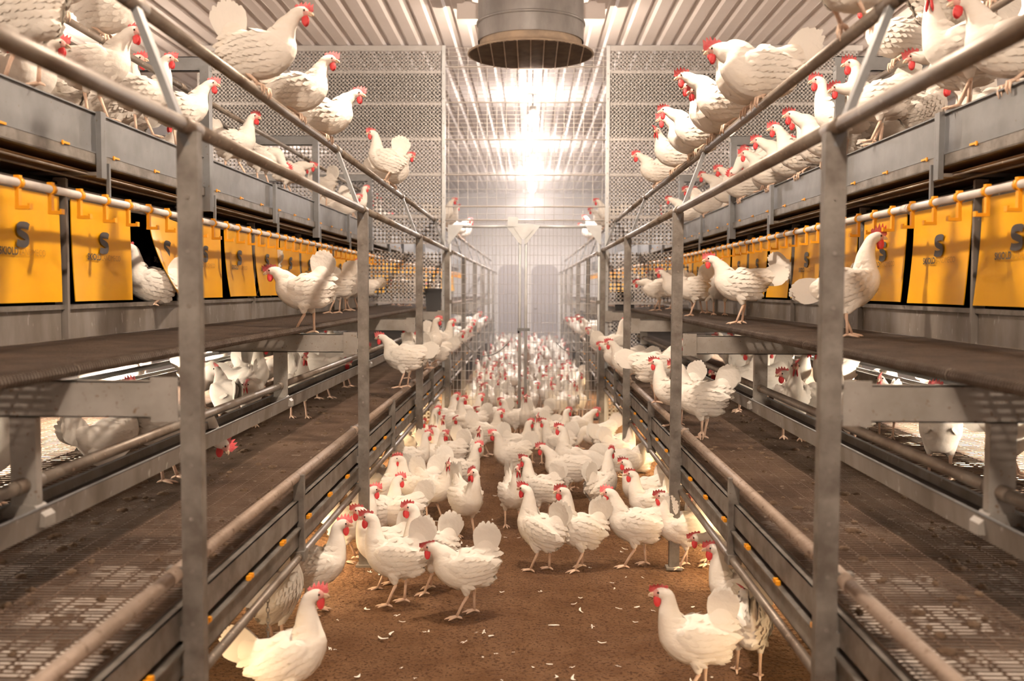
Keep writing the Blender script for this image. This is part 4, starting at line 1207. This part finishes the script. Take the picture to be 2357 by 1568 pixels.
rail_hen('steep', 1965, FR, FZ, 15, 'hen showing only a fanned tail above the right upper rail', g, 0.97, dx=0.35)
spec = [('alert', 1925, 0.02, 176, 'white hen with swinging wattles on the right top tier edge, nearest of the line'), ('alert', 1902, 0.28, 160, 'white hen looking over its neighbours on the right top tier'),
        ('lean', 1905, -0.01, 182, 'white hen bowing her head over the right top tier edge'), ('perch', 1868, 0.05, 172, 'white hen with spiky red comb in the middle of the right top tier line'),
        ('perch_r', 1850, 0.22, 190, 'white hen facing the viewer in the second line of the right top tier'), ('perch', 1838, 0.0, 176, 'curved necked white hen looking left on the right top tier edge'),
        ('lean', 1805, 0.03, 178, 'white hen leaning out under the curved necked one'), ('perch', 1788, 0.25, 185, 'white hen with straight comb behind the leaning one'),
        ('crouch', 1770, 0.0, 176, 'white hen in profile along the right top tier edge'), ('peck', 1742, 0.03, 180, 'white hen pecking down at the right top tier edge'),
        ('lean', 1722, 0.18, 168, 'white hen with pink comb in the far half of the right top tier'), ('crouch', 1705, 0.0, 178, 'crouching white hen in the far half of the right top tier edge'),
        ('alert', 1690, 0.22, 190, 'upright white hen close to the second right slanted arm'), ('lean', 1668, 0.02, 176, 'white hen bending low at the second right slanted arm'),
        ('perch', 1648, 0.20, 170, 'white hen behind the second right slanted arm'), ('crouch', 1622, 0.0, 178, 'white hen just past the second right slanted arm'),
        ('perch', 1600, 0.15, 184, 'small white hen far along the right top tier'), ('lean', 1575, 0.05, 176, 'last clear hen on the far right top tier'),
        ('low', 1880, 0.45, 170, 'pale hen deep in the right top tier with only her back in sight'), ('crouch', 2050, 0.45, 178, 'pale hen deep behind the first right slanted arm')]
for pose, px, dx, yaw, lab in spec: rail_hen(pose, px, FR, FZ, yaw, lab, g, 1.06, dx=dx)

rail_hen('perch', 1716, UR, UZ, 176, 'white hen squeezed between the big hen and the stretched neck on the right upper rail', 'hens perched on the right upper rail', 1.0)
rail_hen('crouch', 1590, UR, UZ, 172, 'low white hen just beyond the arm joint on the right upper rail', 'hens perched on the right upper rail', 1.0)
deep = [(-1, 300, 0.75, 20), (-1, 380, 0.55, 170), (-1, 120, 0.5, 0), (-1, 470, 0.9, 10), (-1, 610, 0.5, 150), (1, 2100, 0.8, 160), (1, 2240, 0.6, 180), (1, 1960, 0.8, 20), (1, 1830, 0.55, 175), (1, 1750, 0.5, 5)]
for i, (s, px, dx, yaw) in enumerate(deep):
    rail_hen(['level', 'walk', 'alert', 'steep', 'low'][i % 5], px, s * 1.8, FZ, yaw, '%s pale hen of the back line on the %s top tier, counted outward' % (['first', 'second', 'third', 'fourth', 'fifth'][i % 5], side_name[s]), 'back line hens on the %s top tier' % side_name[s], 1.02, dx=s * dx)

# nest walkways
p = on_x(700, 700, -1.225); hen('forward', -1.225, FY[1] + 0.0, 1.338, 186, 'white hen with raised tail standing on the second left cross beam before the curtains', 'hens on the nest walkways', 1.06)
W = walk_hen
W('alert', 770, 722, 176, 'white hen with bright red comb on the left walkway behind the cross beam hen', 1.05)
W('steep', 800, 716, 30, 'white hen with widely fanned tail on the left walkway', 1.05)
W('alert_r', 812, 712, -30, 'white hen facing the viewer on the left walkway by the second post', 1.0)
W('level', 835, 708, 186, 'hen showing her scalloped tail right of the second left post', 1.0)
hen('nest', -1.945, 5.13, 1.50, 228, 'white hen stepping out of the dark nest beside the lifted curtain', 'hens on the nest walkways', 0.96)
hen('steep', -2.05, 7.68, 1.527, 165, 'hen entering a left nest with only her tail left outside', 'hens on the nest walkways', 0.95)
W('rooster', 1955, 776, 6, 'tall white hen with upright spiky comb on the right walkway looking at the curtains', 1.02)
W('level', 1702, 746, 174, 'white hen bending forward on the right walkway with raised pointed tail', 1.12)
W('alert', 1655, 726, -100, 'white hen with high comb facing the viewer on the right walkway', 1.05)
W('tall', 1622, 722, 40, 'white hen turning her head to the curtains right of the second right post', 1.05)
W('alert', 1590, 728, 200, 'white hen behind the second right post on the walkway', 1.0)
W('level', 1562, 722, 180, 'white hen on the right walkway left of the second post, back level', 1.02)
W('low', 1512, 716, 180, 'white hen lowering her beak over the far end of the right walkway', 1.0)
W('alert', 1520, 708, 170, 'white hen standing behind the lowered one at the far right walkway', 1.0)
W('alert_l', 1545, 712, 190, 'white hen in the middle of the far right walkway group', 1.0)
hen('tall', 2.0, 7.02, 1.527, -25, 'hen climbing into a right nest, tail held high', 'hens on the nest walkways', 0.98)

# bottom tiers
g = 'hens perched on the bottom rails'
rail_hen('level', 928, -0.940, 0.812, 172, 'long white hen on the left bottom perch tube facing left', g, 1.08)
rail_hen('perch', 1000, -0.940, 0.812, 176, 'white hen with broad tail over the aisle on the left bottom tube', g, 1.05)
rail_hen('tall', 985, -0.940, 0.812, 20, 'white hen with upright neck and comb beside the black flap', g, 1.05)
rail_hen('alert', 1012, -0.940, 0.812, 10, 'white hen looking right at the end of the left bottom tube', g, 1.0)
rail_hen('steep', 955, -0.940, 0.812, 150, 'white hen seen from behind in the left bottom tube group', g, 1.0)
rail_hen('level', 1514, 0.940, 0.812, 12, 'white hen with broad tail over the aisle on the right bottom tube', g, 1.10)
rail_hen('perch', 1450, 0.940, 0.812, 172, 'white hen in profile facing left on the right bottom tube', g, 1.08)
rail_hen('crouch', 1426, 0.940, 0.812, 176, 'small white hen reaching left from the right bottom tube', g, 1.0)
rail_hen('tall', 1418, 0.940, 0.812, 10, 'upright white hen standing tallest at the far right bottom tube', g, 1.02)
rail_hen('alert', 1560, 1.02, 0.703, 165, 'white hen with pink face behind the second right post at the bottom tier', g, 1.0)
T = tier_hen
T('onefoot', 1612, 1012, 158, 'white hen with one foot lifted on the right wire floor, tail to the right', 1.08)
T('alert', 572, 942, -40, 'white hen facing the viewer with red comb behind the left feed trough', 1.05)
T('low', 528, 936, 172, 'white hen stretching left behind the left feed trough', 1.05)
T('alert', 688, 962, -60, 'white hen beside the left trough hanger looking at the viewer', 1.02)
T('low', 745, 918, -20, 'white hen bending over the left feed trough', 1.05)
T('level', 800, 892, 0, 'white hen feeding near the second left post', 1.0)
T('peck', 392, 1108, 10, 'white hen feeding at the left trough behind the first post', 1.12)
T('alert', 1822, 1012, -100, 'white hen with bright face behind the right feed trough', 1.08)
T('low', 1700, 948, 200, 'white hen with spiky comb bending over the right feed trough', 1.02)
T('level', 1870, 1010, 178, 'white hen with its back to the trough, right bottom tier', 1.05)
T('alert', 1760, 940, 180, 'white hen between the right trough and its hanger', 1.0)
T('tall', 1950, 1040, 150, 'white hen whose legs show under the first right cross beam', 1.05)

NTH = ['first', 'second', 'third', 'fourth', 'fifth', 'sixth', 'seventh', 'eighth', 'ninth', 'tenth', 'eleventh', 'twelfth', 'thirteenth', 'fourteenth', 'fifteenth', 'sixteenth', 'seventeenth', 'eighteenth', 'nineteenth', 'twentieth']
# hens deep inside the bottom tiers, told apart by their distance
rr = random.Random(21)
for s in (-1, 1):
    lab = 'nearest white hen deep in the bottom tier of the %s rack' % side_name[s]
    placed = []
    tries = 0
    while len(placed) < 19 and tries < 4000:
        tries += 1
        x = rr.uniform(1.75, 3.55); y = rr.uniform(3.6, 10.8)
        if y < x * 1.75: continue
        if abs(x - 2.62) < 0.16: continue
        if any((x - a) ** 2 + (y - b) ** 2 < 0.30 ** 2 for a, b in placed): continue
        placed.append((x, y))
    placed.sort(key=lambda p: p[1])
    for i, (x, y) in enumerate(placed):
        hen(rr.choice(['alert', 'low', 'level', 'walk', 'alert_l', 'tall']), s * x, y, 0.703, rr.uniform(0, 360), NTH[i] + ' ' + lab, 'hens deep in the %s bottom tier' % side_name[s], rr.uniform(0.95, 1.08), far=True)

# the crowd behind the gate
lab = 'small white hen far back in the dense crowd on the litter behind the wire gate'
rr = random.Random(5)
y = 11.75; row = 0; far_crowd = MB()
while y < 26.5:
    n = 5 if y < 16 else 4
    for i in range(n):
        x = -0.80 + 1.62 * (i + 0.5) / n + rr.uniform(-0.12, 0.12); yy = y + rr.uniform(-0.12, 0.12)
        pose = rr.choice(['alert', 'alert', 'tall', 'steep', 'alert_l', 'alert_r', 'walk', 'low']); yaw = rr.choice([rr.uniform(0, 360), rr.uniform(-130, -50)]); sc = rr.uniform(0.94, 1.06)
        if yy < 18.0:
            hen(pose, x, yy, 0.0, yaw, ('%s white hen from the left in the %s crowd row behind the wire gate' % (NTH[i], NTH[row])) if row < 20 else lab, 'crowd behind the gate', sc, far=True)
        else:                                            # past the three hundred largest: one joined crowd
            me = hen_one(pose); off = len(far_crowd.v); ca, sa = math.cos(R(yaw)) * sc, math.sin(R(yaw)) * sc
            far_crowd.v += [(x + v.co.x * ca - v.co.y * sa, yy + v.co.x * sa + v.co.y * ca, v.co.z * sc) for v in me.vertices]
            for p in me.polygons: far_crowd.face([q + off for q in p.vertices], p.material_index, True)
    y += 0.42 if y < 16 else 0.80
    row += 1
tag(far_crowd.build('hen_crowd', [M['feather'], M['tail_feather'], M['skin'], M['comb'], M['beak'], M['wattle'], M['eye'], M['shank']]), 'farthest white hens packed on the litter before the grey doors', 'hens', kind='stuff')
for s in (-1, 1):
    sn = side_name[s]
    for n, yy in enumerate((12.2, 13.0, 14.9, 16.0)):
        hen(rr.choice(['perch', 'perch_l', 'crouch']), s * 1.04, yy, UZ, 90 + s * 90 + rr.uniform(-20, 20), NTH[n] + ' nearest hen on the upper rail of the %s rack behind the gate' % sn, 'far hens on the %s upper rail' % sn, 1.0, far=True)
    for n, yy in enumerate((12.0, 13.4, 14.7, 16.3, 18.2)):
        hen(rr.choice(['perch', 'level', 'crouch']), s * 0.94, yy, 0.812, 90 + s * 90 + rr.uniform(-20, 20), NTH[n] + ' nearest hen on the bottom tube of the %s rack behind the gate' % sn, 'far hens on the %s bottom tube' % sn, 1.0, far=True)
    for n, yy in enumerate((12.0, 12.6, 13.9, 15.1)):
        hen(rr.choice(['alert', 'low']), s * rr.uniform(1.4, 1.7), yy, 1.379, rr.uniform(0, 360), NTH[n] + ' nearest hen on the walkway of the %s rack behind the gate' % sn, 'far hens on the %s walkway' % sn, 1.0, far=True)
    for n, yy in enumerate((11.9, 12.9, 13.7)):
        hen(rr.choice(['alert', 'low', 'perch']), s * rr.uniform(1.85, 2.2), yy, FZ, 90 + s * 90, NTH[n] + ' nearest hen on the top tier of the %s rack behind the lattice' % sn, 'far hens on the %s top tier' % sn, 1.0, far=True)
    for n, yy in enumerate((6.3, 7.4, 8.2, 9.1, 10.0)):
        hen(rr.choice(['alert', 'sit', 'low']), s * rr.uniform(1.15, 1.7), yy, 0.0, rr.uniform(0, 360), NTH[n] + ' nearest hen on the litter under the bottom tier of the %s rack' % sn, 'hens under the %s rack' % sn, 1.0, far=True)

# ------------------------------------------------------------------ small things on the litter and rails
def make_feathers():
    rr = random.Random(11)
    ms = []
    for v in range(4):
        m = MB()
        c = rr.uniform(0.5, 1.5); L = 0.05 + 0.012 * v
        rows = [[], [], []]
        for i in range(7):
            t = i / 6; a = c * (t - 0.5)
            x = L * (math.sin(a) / max(c, 0.01)); yv = L * ((1 - math.cos(a)) / max(c, 0.01)) * 1.2
            w = 0.009 * math.sin(math.pi * min(1, 0.08 + t * 0.95)) ** 0.7
            for k, o in enumerate((-w, 0, w)): rows[k].append((x, yv + o, 0.006 + 0.010 * abs(t - 0.5) + (0.004 if k == 1 else 0)))
        m.sheet(rows); ms.append(m.mesh('feather', M['egg']))
    for v in range(3):
        m = MB()
        for q in range(4):
            a = rr.uniform(0, 6.28); L = rr.uniform(0.014, 0.026)
            blade(m, Vector((rr.uniform(-0.008, 0.008), rr.uniform(-0.008, 0.008), 0.004)), Vector((math.cos(a), math.sin(a), rr.uniform(0.1, 0.6))), Vector((0, 0, 1)), L, 0.0045, mat=0, curve=rr.uniform(-0.01, 0.008), tip=0.2, n=4)
        ms.append(m.mesh('feather', M['egg']))
    pts = []
    while len(pts) < 110:
        y = 3.9 + rr.random() ** 1.3 * 4.2; x = rr.uniform(-0.88, 0.88)
        if x < -0.75 and y < 4.2: continue
        pts.append((x, y))
    for x, y in pts:
        o = link('feather', rr.choice(ms), None, (x, y, 0.002), (rr.uniform(-0.3, 0.3), rr.uniform(-0.2, 0.2), rr.uniform(0, 6.28)), rr.uniform(0.4, 0.8))
        tag(o, 'small curled white feather lying loose on the brown litter', 'feather', 'loose feathers on the litter')
make_feathers()
def make_chain():
    t = thing('hanging_chain', 'thin rusty chain dangling from the left bottom tube', 'chain', (-0.922, 3.60, 0.44))
    lm = MB(); pts = [(0.006 * math.cos(a), 0, 0.012 * math.sin(a)) for a in [i * math.pi / 5 for i in range(11)]]
    lm.tube(pts, 0.0018, 5, caps=False); me = lm.mesh('chain_link', M['galv_dull'])
    for i in range(9): link('chain_link', me, t, (0, 0, -0.012 - 0.019 * i), (0, 0, (i % 2) * R(90)))
make_chain()
# ------------------------------------------------------------------ dust haze that fills the house
def make_haze():
    for name, dens, y0, y1, lab in (('dust_haze', HAZE, PY + 0.10, WALL_Y - 0.09, 'bright dusty haze filling the house behind the gate'),):
        m = bpy.data.materials.new('dust_haze'); m.use_nodes = True
        N = m.node_tree.nodes; N.remove(N['Principled BSDF'])
        v = N.new('ShaderNodeVolumeScatter'); v.inputs['Color'].default_value = (1.0, 0.95, 0.92, 1); v.inputs['Density'].default_value = dens; v.inputs['Anisotropy'].default_value = 0.3
        m.node_tree.links.new(v.outputs[0], N['Material Output'].inputs['Volume'])
        o = MB().box(-6.15, 6.15, y0, y1, 0.03, CEIL - 0.005).build(name, m)
        tag(o, lab, 'haze', kind='stuff')
make_haze()
